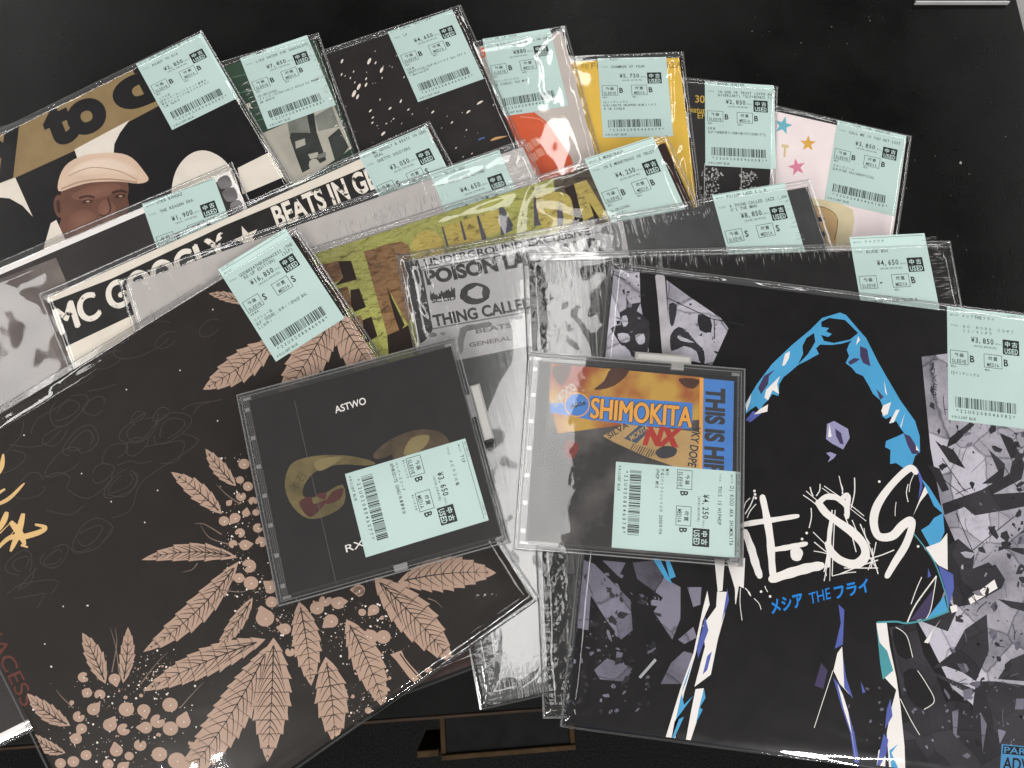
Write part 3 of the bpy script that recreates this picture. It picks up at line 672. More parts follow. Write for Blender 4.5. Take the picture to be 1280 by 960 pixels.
price_tag(sh, sh.root, (300, 73), (381, 45), 5.2, 'COMMON', 'LIKE WATER FOR CHOCOLATE', '7,850', 'B', 'B', ['US-ORIGINAL', 'ステッカー付/Shrink/J DILLA DJ PREMI', 'ER 00年作'], CODE + '088', ('※EX-', '※EX-'), hgt=69)
# ---- A gold band, black and cream shapes, man in a cap
sh = record('A', 'record cover with gold band, big black lettering and a man in cream flat cap', BLACK, CREAM, amp=0.45, folds=6)
GB = ink('gold_band', (0.27, 0.185, 0.085), 0.42, 0.12)
sh.poly([(-120, 226), (0, 163), (90, 120), (172, 80), (252, 42), (285, 100), (199, 132), (96, 187), (0, 231), (-120, 287)], GB, 'gold_band_print', 1)
sh.text('y', (-12, 211), (38, 191), (-19, -46), BLACK, 'lettering', 3, bold=0.06); sh.text('t', (64, 184), (98, 168), (-18, -48), BLACK, 'lettering', 3, bold=0.06); sh.text('o', (92, 172), (138, 150), (-21, -48), BLACK, 'lettering', 3, bold=0.06); sh.text('d', (149, 141), (207, 117), (-21, -46), BLACK, 'lettering', 3, bold=0.06)
sh.poly([(93, 187), (162, 150), (150, 166), (143, 180), (142, 193), (97, 199)], CREAM, 'cream_shape', 2); sh.poly([(-10, 233), (19, 222), (41, 271), (28, 257), (12, 248), (-10, 246)], CREAM, 'cream_shape', 2)
sh.poly([(214, 245), (219, 216), (233, 196), (252, 188), (272, 194), (289, 211), (300, 240), (290, 262), (216, 280)], CREAM, 'cream_shape', 2, 4)
sh.poly([(297, 210), (341, 188), (360, 219), (303, 243)], CREAM, 'cream_shape', 2)
SKIN = ink('skin_print', (0.17, 0.075, 0.05), 0.45, 0.35, scale=28); SKD = ink('skin_shadow_print', (0.06, 0.026, 0.018), 0.45, 0.3); CAP = ink('cap_print', (0.66, 0.48, 0.36), 0.5, 0.12, scale=30); CAPD = ink('cap_fold_print', (0.42, 0.27, 0.19), 0.5)
zz = lambda P: z(0, 0, 2.909, P)
sh.poly(zz([(222, 690), (300, 664), (400, 652), (465, 662), (464, 720), (470, 760), (440, 800), (420, 860), (330, 920), (230, 920), (205, 850), (222, 800)]), SKIN, 'portrait_print', 2, 2)
for (cx, cy, rx, ry, n_) in ((350, 698, 92, 24, 4), (392, 775, 34, 50, 4), (300, 805, 52, 42, 4), (350, 880, 70, 36, 4)):
    for q in range(n_):
        k_ = 1 - q / n_; sh.ell(zz([(cx, cy)])[0], rx * k_ / 2.909, ry * k_ / 2.909, -0.2, ink('skin_tone_print_%d' % q, (0.182 + 0.014 * q, 0.082 + 0.008 * q, 0.055 + 0.006 * q), 0.45, 0.12, scale=60), 'portrait_print', 3 + q, 24)
sh.poly(zz([(195, 735), (205, 712), (222, 715), (228, 780), (212, 790), (198, 765)]), SKIN, 'portrait_print', 2, 3); sh.poly(zz([(205, 735), (216, 728), (220, 770), (211, 772)]), SKD, 'portrait_print', 8, 3)
sh.poly(zz([(213, 695), (218, 640), (250, 592), (320, 562), (420, 556), (480, 574), (525, 625), (540, 655), (505, 668), (430, 660), (330, 664), (262, 682)]), CAP, 'portrait_print', 8, 3)
for q in range(5): sh.poly(zz([(240 + 8 * q, 640 - 4 * q), (300 + 4 * q, 588 + 2 * q), (400, 574 + 3 * q), (470 - 6 * q, 596 + 3 * q), (500 - 12 * q, 636 - 5 * q), (380, 632 - 7 * q), (300, 640 - 8 * q)]), ink('cap_tone_print_%d' % q, (0.68 + 0.02 * q, 0.51 + 0.025 * q, 0.39 + 0.028 * q), 0.5, 0.06, scale=40), 'portrait_print', 9 + q, 4)
sh.stroke(zz([(250, 640), (330, 610), (430, 622), (500, 655)]), 1.2, CAPD, 'portrait_print', 14); sh.stroke(zz([(222, 688), (300, 660), (400, 652), (500, 664)]), 2.2, CAPD, 'portrait_print', 14)
for a, b in ((318, 733), (437, 714)):
    sh.stroke(zz([(a - 30, b - 12), (a, b - 20), (a + 26, b - 14)]), 3.0, SKD, 'portrait_print', 8); sh.ell(zz([(a, b)])[0], 7, 2.4, -0.12, SKD, 'portrait_print', 8, 12); sh.ell(zz([(a + 2, b)])[0], 2.4, 1.2, -0.1, CAPD, 'portrait_print', 9, 8)
sh.stroke(zz([(392, 720), (402, 760), (385, 785), (360, 780)]), 2.0, SKD, 'portrait_print', 8); sh.stroke(zz([(330, 835), (380, 822), (425, 815)]), 3.2, SKD, 'portrait_print', 8)
sh.poly(zz([(160, 900), (185, 812), (205, 800), (235, 865), (300, 930), (160, 960)]), CREAM, 'portrait_print', 8)
sh.finish(sh.cover)
price_tag(sh, sh.root, (170, 80), (250, 42), 5.2, 'THE NOTORIOUS B.I.G.', 'READY TO DIE', '2,850', 'B', 'B', ['リプロ盤', 'USポスターなし/ジャケット裏開き', '傷みスレーキング/盤スリキズ/タバ', 'コ臭 96年作'], CODE + '080', ('※EX-', '※EX-'), hgt=68)

# ================================================================== middle row
# ---- H white border, dark picture
sh = record('H', 'record cover with white border round a dark picture, tag tucked beneath the banner cover', WHITE, amp=0.5, folds=10, puff=1.3, ridge=1.2)
r = sh.rect
sh.lpoly([(r[0] + 5, r[2] + 5), (r[1] - 5, r[2] + 5), (r[1] - 5, r[3] - 5), (r[0] + 5, r[3] - 5)], ink('dim_photo', (0.02, 0.018, 0.018), 0.4, 0.5, scale=8, col2=(0.05, 0.042, 0.04)), 'picture_print', 1)
sh.poly([(-60, 372), (70, 322), (120, 440), (0, 560), (-80, 560)], ink('dusty_photo', (0.20, 0.165, 0.15), 0.45, 0.6, scale=22, col2=(0.075, 0.06, 0.058), detail=6), 'picture_print', 2)
GREYH = ink('grey_photo', (0.22, 0.21, 0.21), 0.45, 0.6, scale=60)
for P in ([(272, 225), (284, 219), (290, 232), (276, 236)], [(278, 240), (292, 234), (297, 248), (284, 252)], [(288, 255), (299, 250), (304, 262), (292, 268)]): sh.poly(P, GREYH, 'picture_print', 2, 3)
for a, b in (((0, 465), (36, 458)), ((8, 430), (10, 470)), ((50, 330), (54, 372)), ((20, 400), (24, 372))): sh.stroke([a, b], 1.0, GREYH, 'picture_print', 3, 1)
sh.finish(sh.cover)
price_tag(sh, sh.root, (177.6, 255), (269.7, 222), 3, 'STR8 BANGAZ', 'THE REAGAN ERA', '1,900', 'B', 'B', ['12インチシングル'], CODE + '090')
# ---- I banner cover
sh = record('I', 'cream bordered record cover with a black banner, worn cream lettering and a star', CREAM, amp=0.4, folds=5)
WORN = ink('worn_cream_print', (0.76, 0.70, 0.62), 0.5, col2=(0.03, 0.028, 0.026), scale=170, detail=7, lo=0.36, hi=0.41)
BANN = ink('banner_black', (0.024, 0.022, 0.021), 0.42, 0.3)
sh.poly([(57, 380), (140, 348), (280, 282), (459, 208), (560, 166), (582, 211), (467, 250), (275, 342), (79, 435)], BANN, 'banner_print', 1)
[sh.text('MC GOOGLY', (76 + dx, 418 + dy), (288 + dx, 321 + dy), (-10, -32), WORN, 'banner_lettering', 3) for dx, dy in ((0, 0), (1.6, -0.7), (-1.6, 0.7), (0.4, 1.2), (-0.4, -1.2))]; sh.star((309, 298), 17, -0.42, CREAM, 'star_print', 3)
sh.text('BEATS IN GENERAL', (347, 285), (541, 205), (-9, -25), WORN, 'lettering', 3, bold=0.03)
sh.finish(sh.cover)
price_tag(sh, sh.root, (448, 193), (532.5, 157.6), 2.5, ['MC GOOGLY & BEATS IN GEN', 'ERAL'], ['', 'GHETTO SOLDIERS'][1], '3,050', 'S', 'S', ['12インチ'], CODE + '091')
# ---- J pale cover
sh = record('J', 'plain pale grey record cover in crinkled shrink wrap over the banner lettering', PALE, shrink=True, amp=0.7, folds=10)
sh.finish(sh.cover)
creases(sh, [((180, 385), (520, 240), (8, 34), 90, 0.45), ((420, 275), (560, 232), (6, 30), 70, 0.5), ((640, 195), (665, 250), (-30, 8), 40, 0.5)])
price_tag(sh, sh.root, (537, 217), (623, 188), 2, 'TRIFE GOD', 'WORLD AND BEYOND', '4,650', 'B', 'B', ['12インチ'], CODE + '092')
# ---- K embossed green cover
sh = record('K', 'yellow green cracked leather look record cover with huge brown and gold letters', ink('dark_brown_print', (0.035, 0.018, 0.014), 0.45, 0.4, scale=200, stretch=(1, .15, 1)), amp=0.85, folds=10)
GRN = cracked('cracked_green', (0.40, 0.40, 0.09), (0.25, 0.24, 0.06), 190, 0.9); BRN = cracked('cracked_brown', (0.25, 0.13, 0.045), (0.12, 0.05, 0.02), 170, 1.0); MUS = cracked('cracked_mustard', (0.46, 0.37, 0.08), (0.36, 0.27, 0.06), 200, 0.7); OLV = cracked('cracked_olive', (0.10, 0.075, 0.035), (0.05, 0.032, 0.02), 150, 1.0)
DK = ink('letter_shadow', (0.022, 0.013, 0.010), 0.5); SLT = ink('slate_shadow', (0.085, 0.08, 0.095), 0.5, 0.3)
sh.poly([(250, 380), (395, 302), (600, 238), (690, 208), (712, 250), (690, 330), (720, 520), (300, 590)], GRN, 'embossed_ground', 1)
sh.poly([(690, 208), (735, 192), (790, 300), (740, 330), (700, 300)], OLV, 'embossed_ground', 1)
zk = lambda P: z(380, 260, 4.923, P); z4 = lambda P: z(560, 170, 4, P)
for P in ([(-40, 380), (110, 350), (210, 325), (240, 440), (-20, 520)], [(-20, 560), (190, 500), (270, 485), (300, 610), (0, 660)], [(20, 720), (310, 670), (350, 660), (385, 770), (40, 880)]): sh.poly(zk(P), BRN, 'letter_print', 3)
for P in ([(210, 328), (290, 325), (325, 440), (190, 478), (240, 430)], [(285, 505), (340, 495), (382, 610), (310, 640), (290, 600)], [(360, 690), (415, 668), (452, 790), (380, 830)]): sh.poly(zk(P), DK, 'letter_shadow_print', 4)
sh.poly(zk([(-40, 380), (60, 360), (260, 1000), (120, 1000)]), BRN, 'letter_print', 3)
sh.poly(zk([(368, 266), (462, 244), (592, 752), (512, 780)]), BRN, 'letter_print', 3); sh.poly(zk([(455, 240), (500, 225), (600, 205), (650, 240), (700, 560), (640, 720), (505, 470)]), BRN, 'letter_print', 2)
sh.poly(zk([(505, 480), (620, 720), (590, 760), (560, 680)]), DK, 'letter_shadow_print', 5); sh.poly(zk([(590, 752), (640, 720), (700, 900), (520, 900), (512, 782)]), DK, 'letter_shadow_print', 3)
sh.ell(zk([(765, 245)])[0], 20, 22, -0.4, MUS, 'letter_print', 3, 24)
for P in ([(852, 115), (1070, 45), (1230, 0), (1260, 110), (1080, 200), (890, 250)],): sh.poly(zk(P), MUS, 'letter_print', 2)
for P in ([(846, 115), (856, 115), (892, 235), (878, 238)], [(958, 82), (970, 82), (1002, 195), (985, 200)], [(1062, 48), (1075, 48), (1125, 190), (1095, 200)], [(1198, 0), (1228, -5), (1290, 110), (1215, 170)]): sh.poly(zk(P), SLT, 'letter_shadow_print', 4)
sh.poly(z4([(255, 358), (272, 355), (325, 470), (265, 500)]), SLT, 'letter_shadow_print', 4); sh.poly(z4([(428, 310), (470, 300), (510, 440), (430, 450)]), SLT, 'letter_shadow_print', 4)
sh.poly(z4([(440, 300), (500, 285), (560, 280), (605, 300), (622, 350), (618, 440), (480, 470)]), MUS, 'letter_print', 5, 3); sh.poly(z4([(545, 365), (570, 370), (580, 410), (572, 450), (548, 450)]), SLT, 'letter_shadow_print', 6)
sh.poly(z4([(580, 262), (632, 240), (680, 430), (622, 445), (628, 350)]), DK, 'letter_shadow_print', 4); sh.poly(z4([(630, 240), (692, 220), (810, 420), (760, 420), (735, 395), (700, 415), (680, 440)]), MUS, 'letter_print', 6); sh.poly(z4([(705, 330), (760, 415), (735, 420)]), DK, 'letter_shadow_print', 7)
sh.finish(sh.cover)
price_tag(sh, sh.root, (730.5, 198.7), (817, 170.5), 2.5, 'E MONEYBAGS', 'IN E MONEYBAGS WE TRUST', '4,250', 'B', 'B', ['US-ORIGINAL', 'ステッカー'], CODE + '093', ('※EX-', '※EX-'))

# ================================================================== front row
# ---- L black cover with grey label
sh = record('L', 'black shrink wrapped record cover with a worn grey banknote style label', ink('gloss_black_print', (0.055, 0.055, 0.056), 0.3, 0.2, spec=0.5), shrink=True, amp=0.85, folds=16)
LAB = ink('label_grey', (0.46, 0.45, 0.45), 0.5, 0.12, scale=40); LD = ink('label_ink', (0.055, 0.054, 0.054), 0.5, 0.45, scale=120); LM = ink('label_smudge', (0.22, 0.215, 0.215), 0.5, 0.35, scale=90)
sh.poly([(497, 324), (778, 274), (803, 404), (524, 460)], LAB, 'label_print', 1)
sh.poly(zk([(610, 332), (700, 318), (720, 380), (790, 755), (745, 815), (715, 835)]), LD, 'label_frame_print', 2); sh.stroke(zk([(665, 380), (690, 460), (720, 640), (745, 770)]), 2.4, LAB, 'label_frame_print', 3)
sh.stroke(zk([(700, 370), (1000, 310), (1300, 255)]), 1.8, LM, 'label_frame_print', 2); sh.stroke(zk([(790, 745), (1000, 705), (1500, 620)]), 2.0, LM, 'label_frame_print', 2); sh.stroke(zk([(725, 385), (790, 745)]), 1.2, LD, 'label_frame_print', 3, 1); sh.stroke(zk([(725, 383), (1250, 285)]), 1.2, LD, 'label_frame_print', 3, 1)
for P in ([(960, 740), (1060, 715), (1140, 700), (1150, 730), (1000, 760), (980, 880), (950, 890)], [(760, 775), (800, 765), (820, 785), (780, 795)], [(835, 770), (870, 765), (860, 785)]): sh.poly(zk(P), LM, 'label_frame_print', 2, 2)
sh.poly(z4([(760, 470), (800, 445), (850, 440), (870, 570), (820, 560), (830, 500), (780, 490)]), LM, 'label_frame_print', 2, 2); sh.stroke(z4([(540, 520), (650, 500), (770, 478)]), 1.5, LM, 'label_frame_print', 2)
sh.text('UNDERGROUND EXCLUSIVE', (531, 333), (739, 293), (-2, -8.5), LD, 'lettering', 4, bold=0.025); sh.text('POISON LADD S.L.R', (534, 355.5), (754, 312), (-4, -16), LD, 'lettering', 4, bold=0.05)
sh.text('SOLID', (540, 379), (570, 374.5), (-1, -5), LD, 'lettering', 4, bold=0.03)
sk = [(776, 555)]
for k in range(12): sk += [(776 + 13 * k, 555 - random.uniform(15, 55) - 2 * k), (787 + 13 * k, 552 - random.uniform(10, 40) - 2 * k)]
sh.poly(zk(sk + [(932, 540), (934, 548), (778, 566)]), LD, 'skyline_print', 3)
sh.ell(zk([(1052, 528)])[0], 19, 13.5, -0.12, LD, 'oval_print', 3, 24, 0.04); sh.ell(zk([(1055, 522)])[0], 10, 8, 0, LAB, 'oval_print', 4, 9, 0.3)
sh.text('THING CALLED JAZZ', (543, 408), (712, 376), (-3, -13.5), LD, 'lettering', 4, bold=0.035); sh.text('BEATS', (595, 417), (640, 409), (-1, -6), LM, 'lettering', 4, bold=0.03); sh.text('GENERAL', (587, 434), (640, 424.5), (-1, -5), LM, 'lettering', 4, bold=0.03)
sh.finish(sh.cover)
creases(sh, [((790, 275), (890, 258), (3, 14), 60, 0.4), ((985, 240), (1008, 300), (-16, 6), 30, 0.5), ((604, 860), (660, 850), (-2, -24), 50, 0.5), ((500, 330), (604, 860), (12, 0), 60, 0.4)])
price_tag(sh, sh.root, (890, 244), (980, 228.4), 3, 'POISON LADD S.L.R.', ['A THING CALLED JAZZ / WH', "O'S THE MAN"], '8,850', 'S', 'S', ['12インチ'], CODE + '095')
# ---- M black cover
sh = record('M', 'plain black record cover in streaky shrink wrap beneath the hooded figure cover', ink('deep_black_print', (0.014, 0.013, 0.013), 0.4, 0.3), shrink=True, amp=0.6, folds=9)
sh.finish(sh.cover)
creases(sh, [((690, 318), (1062, 303), (3, 26), 230, 0.45), ((1172, 296), (1198, 372), (-26, 3), 70, 0.5), ((668, 335), (684, 880), (18, -2), 70, 0.4), ((690, 330), (760, 326), (14, 60), 60, 0.5)])
price_tag(sh, sh.root, (1061.5, 296.5), (1157, 291.5), 2, 'ジャスワナ', 'BLACK BOX', '4,650', '-', 'B', ['12インチシングル', 'OBI/SHRINK+STICKER「BLACK B'], CODE + '096', ('', '※EX-'))
# ---- N hooded figure
sh = record('N', 'black record cover with a blue hooded figure, white brush lettering and grey collage', BLACK, ink('navy_edge', (0.02, 0.025, 0.06)), amp=0.45, folds=9)
BLU = ink('sky_blue_print', (0.07, 0.335, 0.60), 0.42, 0.08); IND = ink('indigo_print', (0.09, 0.12, 0.40), 0.42, 0.15); PUR = ink('dusk_purple_print', (0.055, 0.04, 0.10), 0.42); LAV = ink('lavender_print', (0.30, 0.29, 0.47), 0.42); TEAL = ink('teal_print', (0.07, 0.30, 0.34), 0.42); TXB = ink('bright_blue_ink', (0.015, 0.22, 0.66), 0.42)
COLG = collage('collage_pale', (0.045, 0.04, 0.055), (0.50, 0.475, 0.54), 26); COLD = collage('collage_dim', (0.018, 0.016, 0.022), (0.20, 0.185, 0.24), 34)
FIG = collage('collage_figure', (0.006, 0.0055, 0.007), (0.036, 0.033, 0.04), 48)
zl = lambda P: z(680, 310, 4.571, P); zb = lambda P: z(680, 680, 3.43, P); zh = lambda P: z(900, 370, 4, P); zm = lambda P: z(880, 560, 4, P); zr = lambda P: z(960, 700, 3.694, P); zs = lambda P: z(1090, 440, 3.426, P)
for P in ([(400, 95), (545, 108), (552, 320), (600, 590), (520, 640), (310, 640), (370, 130)], [(700, 183), (830, 278), (1010, 400), (1055, 460), (960, 670), (720, 620), (705, 300)]): sh.poly(zl(P), COLG, 'collage_print', 1)
sh.poly(zl([(635, 160), (662, 140), (690, 165), (728, 640), (678, 640), (650, 300)]), ink('pole_print', (0.48, 0.45, 0.47), 0.45, 0.3), 'collage_print', 3)
for P in ([(470, 270), (488, 320), (555, 310), (530, 360), (600, 420), (590, 600), (500, 620), (380, 460), (440, 440), (430, 370), (470, 345)], [(722, 500), (768, 450), (820, 480), (870, 540), (915, 590), (915, 670), (885, 640), (870, 590), (800, 560), (728, 590)], [(880, 380), (950, 400), (955, 480), (890, 470)], [(715, 320), (760, 330), (740, 440), (720, 430)]): sh.poly(zl(P), FIG, 'collage_figure_print', 2, 2)
for P in ([(440, 400), (470, 385), (480, 430), (455, 450)], [(420, 490), (480, 490), (490, 530), (440, 540)], [(395, 565), (460, 560), (500, 620), (410, 615)], [(765, 500), (860, 540), (780, 530)], [(520, 500), (570, 490), (575, 540), (540, 550)]): sh.poly(zl(P), COLG, 'collage_print', 3, 2)
sh.stroke(zl([(400, 150), (470, 185)]), 1.2, FIG, 'collage_figure_print', 3, 1); sh.stroke(zl([(705, 285), (960, 405), (1140, 440)]), 1.2, FIG, 'collage_figure_print', 3, 1); sh.stroke(zl([(972, 410), (975, 520)]), 1.2, FIG, 'collage_figure_print', 3, 1)
for P in ([(150, 60), (215, 85), (370, 240), (380, 370), (330, 410), (270, 330), (200, 220), (190, 370), (150, 360), (120, 280)], [(380, 80), (470, 70), (540, 160), (585, 185), (585, 320), (550, 410), (470, 290), (510, 230), (400, 150)], [(615, 185), (675, 185), (670, 260), (640, 270)], [(545, 510), (600, 460), (640, 470), (600, 600), (500, 600)], [(250, 70), (350, 80), (320, 140)], [(575, 410), (640, 355), (655, 400), (600, 430)], [(215, 540), (270, 490), (380, 530), (350, 590), (240, 580)]): sh.poly(zb(P), COLD, 'collage_print', 1)
sh.poly(zb([(405, 570), (475, 490), (483, 500), (415, 577)]), ink('light_bar_print', (0.36, 0.36, 0.38)), 'collage_print', 2)
# right-hand collage
sh.poly([(1152, 446), (1215, 438), (1420, 470), (1420, 960), (1245, 930), (1215, 880), (1190, 860), (1160, 800), (1146, 775), (1168, 770), (1200, 690), (1178, 640), (1163, 560)], COLG, 'collage_print', 1)
for P in ([(300, 650), (470, 590), (590, 520), (600, 470), (545, 345), (600, 370), (655, 480), (640, 545), (480, 630), (310, 698)], [(390, 660), (500, 610), (660, 600), (660, 660), (560, 680), (440, 700)], [(320, 830), (370, 800), (440, 860), (430, 940), (390, 960), (330, 930)], [(330, 370), (420, 300), (440, 310), (360, 390), (320, 410)], [(430, 340), (480, 400), (570, 480), (560, 560), (470, 565), (540, 510), (500, 420)], [(240, 480), (290, 500), (330, 590), (300, 600)], [(560, 835), (651, 840), (651, 870)], [(400, 940), (500, 900), (560, 960), (420, 1000)], [(270, 380), (350, 420), (400, 500), (330, 470)]): sh.poly(zs(P), FIG, 'collage_figure_print', 2)
for a, b in (((240, 490), (420, 640)), ((300, 455), (400, 600)), ((360, 690), (430, 850)), ((430, 850), (640, 680)), ((560, 480), (640, 610))): sh.stroke(zs([a, b]), 1.1, FIG, 'collage_figure_print', 2, 1)
for P in ([(830, 30), (960, 60), (1050, 20), (1095, 90), (1080, 130), (940, 205), (860, 220)], [(820, 160), (870, 240), (830, 330), (700, 280), (740, 250)], [(760, 500), (850, 430), (910, 320), (1010, 250), (1020, 420), (960, 560), (900, 520), (820, 490)], [(560, 310), (680, 290), (720, 440), (770, 520), (830, 680), (800, 760), (700, 810), (620, 640), (590, 480)], [(770, 520), (960, 600), (940, 625), (765, 530)], [(960, 560), (1050, 560), (1190, 580), (1190, 860), (1000, 860), (930, 800)], [(620, 760), (840, 650), (930, 660), (960, 860), (1190, 860), (1190, 980), (630, 980)], [(1060, 180), (1190, 200), (1190, 240), (1120, 220)], [(1120, 460), (1190, 430), (1190, 560), (1060, 550)]): sh.poly(zr(P), FIG, 'collage_figure_print', 3)
sh.poly(zr([(925, 180), (1045, 90), (1060, 130), (935, 205)]), WHITE, 'collage_print', 4); sh.poly(zr([(720, 380), (800, 270), (760, 330), (740, 385)]), WHITE, 'collage_print', 4); sh.poly(zr([(840, 215), (870, 205), (875, 235), (848, 245)]), WHITE, 'collage_print', 4)
sh.poly(zr([(575, 320), (640, 340), (668, 450), (600, 440)]), BLACK, 'collage_figure_print', 5, 2); sh.poly(zr([(625, 520), (700, 510), (770, 640), (720, 690), (650, 640)]), BLACK, 'collage_figure_print', 5, 2)
sh.stroke(zr([(590, 310), (640, 350), (668, 450)]), 0.9, WHITE, 'collage_print', 6); sh.stroke(zr([(690, 510), (730, 570), (768, 650), (720, 690)]), 0.9, WHITE, 'collage_print', 6); sh.stroke(zr([(610, 640), (660, 740), (700, 808)]), 0.9, WHITE, 'collage_print', 6)
for P in ([(850, 700), (880, 690), (870, 820), (855, 800)], [(900, 600), (945, 590), (940, 640), (905, 650)], [(1060, 780), (1100, 790), (1070, 850)], [(980, 700), (1010, 760), (990, 890)], [(1145, 640), (1185, 640), (1180, 690), (1140, 690)]): sh.poly(zr(P), COLD, 'collage_print', 4)
for k in range(60):
    x, y = random.uniform(1060, 1270), random.uniform(850, 935); sh.ell((x, y), random.uniform(.6, 3), random.uniform(.5, 2), random.uniform(0, 3), COLD, 'collage_print', 4, 6, .3)
rd = random.Random(11)
def shard(cx, cy, r, mt, lay):
    a0 = rd.uniform(0, 6.28); el = rd.uniform(0.25, 0.8); n_ = rd.randint(4, 8); P = []
    for k in range(n_):
        a = 2 * math.pi * k / n_ + rd.uniform(-.35, .35); q = r * rd.uniform(.45, 1.1); x, y = q * math.cos(a), q * el * math.sin(a)
        P.append((cx + x * math.cos(a0) - y * math.sin(a0), cy + x * math.sin(a0) + y * math.cos(a0)))
    sh.poly(P, mt, 'debris_print', lay)
for k in range(330):      # torn scraps and scribbles of the collage
    y = rd.uniform(455, 945); x0_ = 1162 if y < 600 else (1206 if y < 700 else 1182); x = rd.uniform(x0_, 1335)
    shard(x, y, rd.choice((2, 2.5, 3, 4, 5, 7, 10)), rd.choice((FIG, FIG, FIG, COLD, COLG) if y < 800 else (FIG, FIG, COLD)), 3 + (k % 2))
for k in range(150):
    u, v = rd.random(), rd.random(); shard(712 + 120 * u - 20 * v, 712 + 180 * v, rd.choice((2, 3, 4, 5, 8)), rd.choice((FIG, FIG, COLD, COLD)), 2 + (k % 2))
for k in range(40): u = rd.random(); shard(772 + 34 * u, rd.uniform(345, 440), rd.choice((1.5, 2, 3, 4)), rd.choice((FIG, FIG, COLD)), 3)
for k in range(30): u = rd.random(); shard(842 + 55 * u, 368 + 30 * u + rd.uniform(0, 50), rd.choice((1.5, 2, 3)), rd.choice((FIG, FIG, COLD)), 3)
for k in range(70):
    x, y = rd.uniform(1170, 1330), rd.uniform(460, 920); a = rd.uniform(0, 6.28); l = rd.uniform(6, 26)
    if y > 600 and x < 1206: x = 1210
    sh.stroke([(x, y), (x + l * math.cos(a) * .5 + rd.uniform(-2, 2), y + l * math.sin(a) * .5), (x + l * math.cos(a), y + l * math.sin(a))], rd.uniform(.5, 1.1), rd.choice((FIG, FIG, COLD)), 'debris_print', 5, 3)
JK = ink('joker_letter', (0.03, 0.025, 0.035))
for ch, p in zip('JUKER', ((1162, 460), (1163, 467), (1166, 476), (1166, 487), (1166, 497))): sh.text(ch, (p[0], p[1]), (p[0] + 5, p[1] + 1), (0.6, -8), JK, 'small_lettering', 3)
# hood
sh.poly(zh([(125, 540), (185, 440), (260, 340), (360, 245), (450, 170), (510, 110), (600, 83), (630, 95), (690, 165), (730, 210), (790, 330), (830, 400), (900, 520), (975, 625), (998, 700), (1000, 780), (975, 800), (960, 850), (925, 865), (880, 835), (850, 840), (852, 770), (825, 755), (830, 725), (890, 700), (920, 685), (905, 665), (880, 625), (848, 640), (858, 600), (830, 615), (810, 600), (815, 555), (800, 520), (765, 490), (745, 450), (715, 400), (680, 385), (660, 360), (628, 335), (645, 300), (634, 270), (645, 240), (660, 222), (610, 238), (560, 245), (500, 243), (480, 262), (494, 290), (440, 320), (390, 345), (350, 380), (318, 405), (296, 440), (292, 500), (262, 490), (240, 520), (215, 545), (200, 575), (180, 550), (150, 570), (130, 590)]), BLU, 'hood_print', 5)
for P in ([(505, 130), (545, 110), (625, 120), (690, 185), (650, 218), (570, 235), (520, 225), (505, 195), (540, 205), (560, 190), (530, 178), (545, 160), (508, 155)], [(432, 210), (470, 185), (476, 230), (440, 290), (390, 342), (415, 290), (412, 250)]): sh.poly(zh(P), BLACK, 'hood_shadow_print', 6)
for P in ([(700, 250), (735, 265), (752, 352), (715, 335), (700, 300)], [(640, 330), (670, 310), (700, 315), (680, 330), (650, 345)], [(190, 460), (220, 400), (275, 368), (245, 400), (240, 440), (205, 492)], [(782, 465), (818, 505), (800, 520)], [(918, 688), (950, 700), (975, 740), (995, 790), (960, 790), (935, 740)]): sh.poly(zh(P), PUR, 'hood_shadow_print', 6)
for P in ([(325, 290), (350, 275), (345, 310), (325, 345), (310, 350)], [(230, 470), (300, 400), (285, 440), (295, 490), (262, 470), (240, 522), (222, 508)], [(815, 548), (855, 530), (838, 590), (818, 600), (806, 575)], [(880, 570), (898, 568), (868, 632), (845, 635)], [(690, 200), (700, 220), (680, 245)], [(820, 420), (836, 500), (825, 480)], [(128, 545), (155, 490), (150, 530), (132, 580)], [(980, 745), (996, 775), (980, 770)], [(925, 580), (905, 660), (902, 650)], [(170, 592), (200, 565), (240, 542), (236, 578), (195, 588)]): sh.poly(zh(P), WHITE, 'hood_highlight_print', 7)
sh.poly(zh([(128, 620), (165, 575), (205, 590), (150, 632)]), IND, 'hood_print', 6)
sh.poly(zh([(535, 640), (570, 625), (640, 665), (648, 710), (615, 767), (560, 738), (530, 715)]), LAV, 'eye_print', 5); sh.poly(zh([(575, 662), (605, 685), (618, 742), (600, 738), (580, 700)]), PUR, 'eye_print', 6); sh.poly(zh([(547, 640), (558, 703), (540, 706)]), WHITE, 'eye_print', 6); sh.poly(zh([(530, 785), (552, 780), (582, 793), (568, 812), (538, 832), (552, 806)]), LAV, 'eye_print', 5)
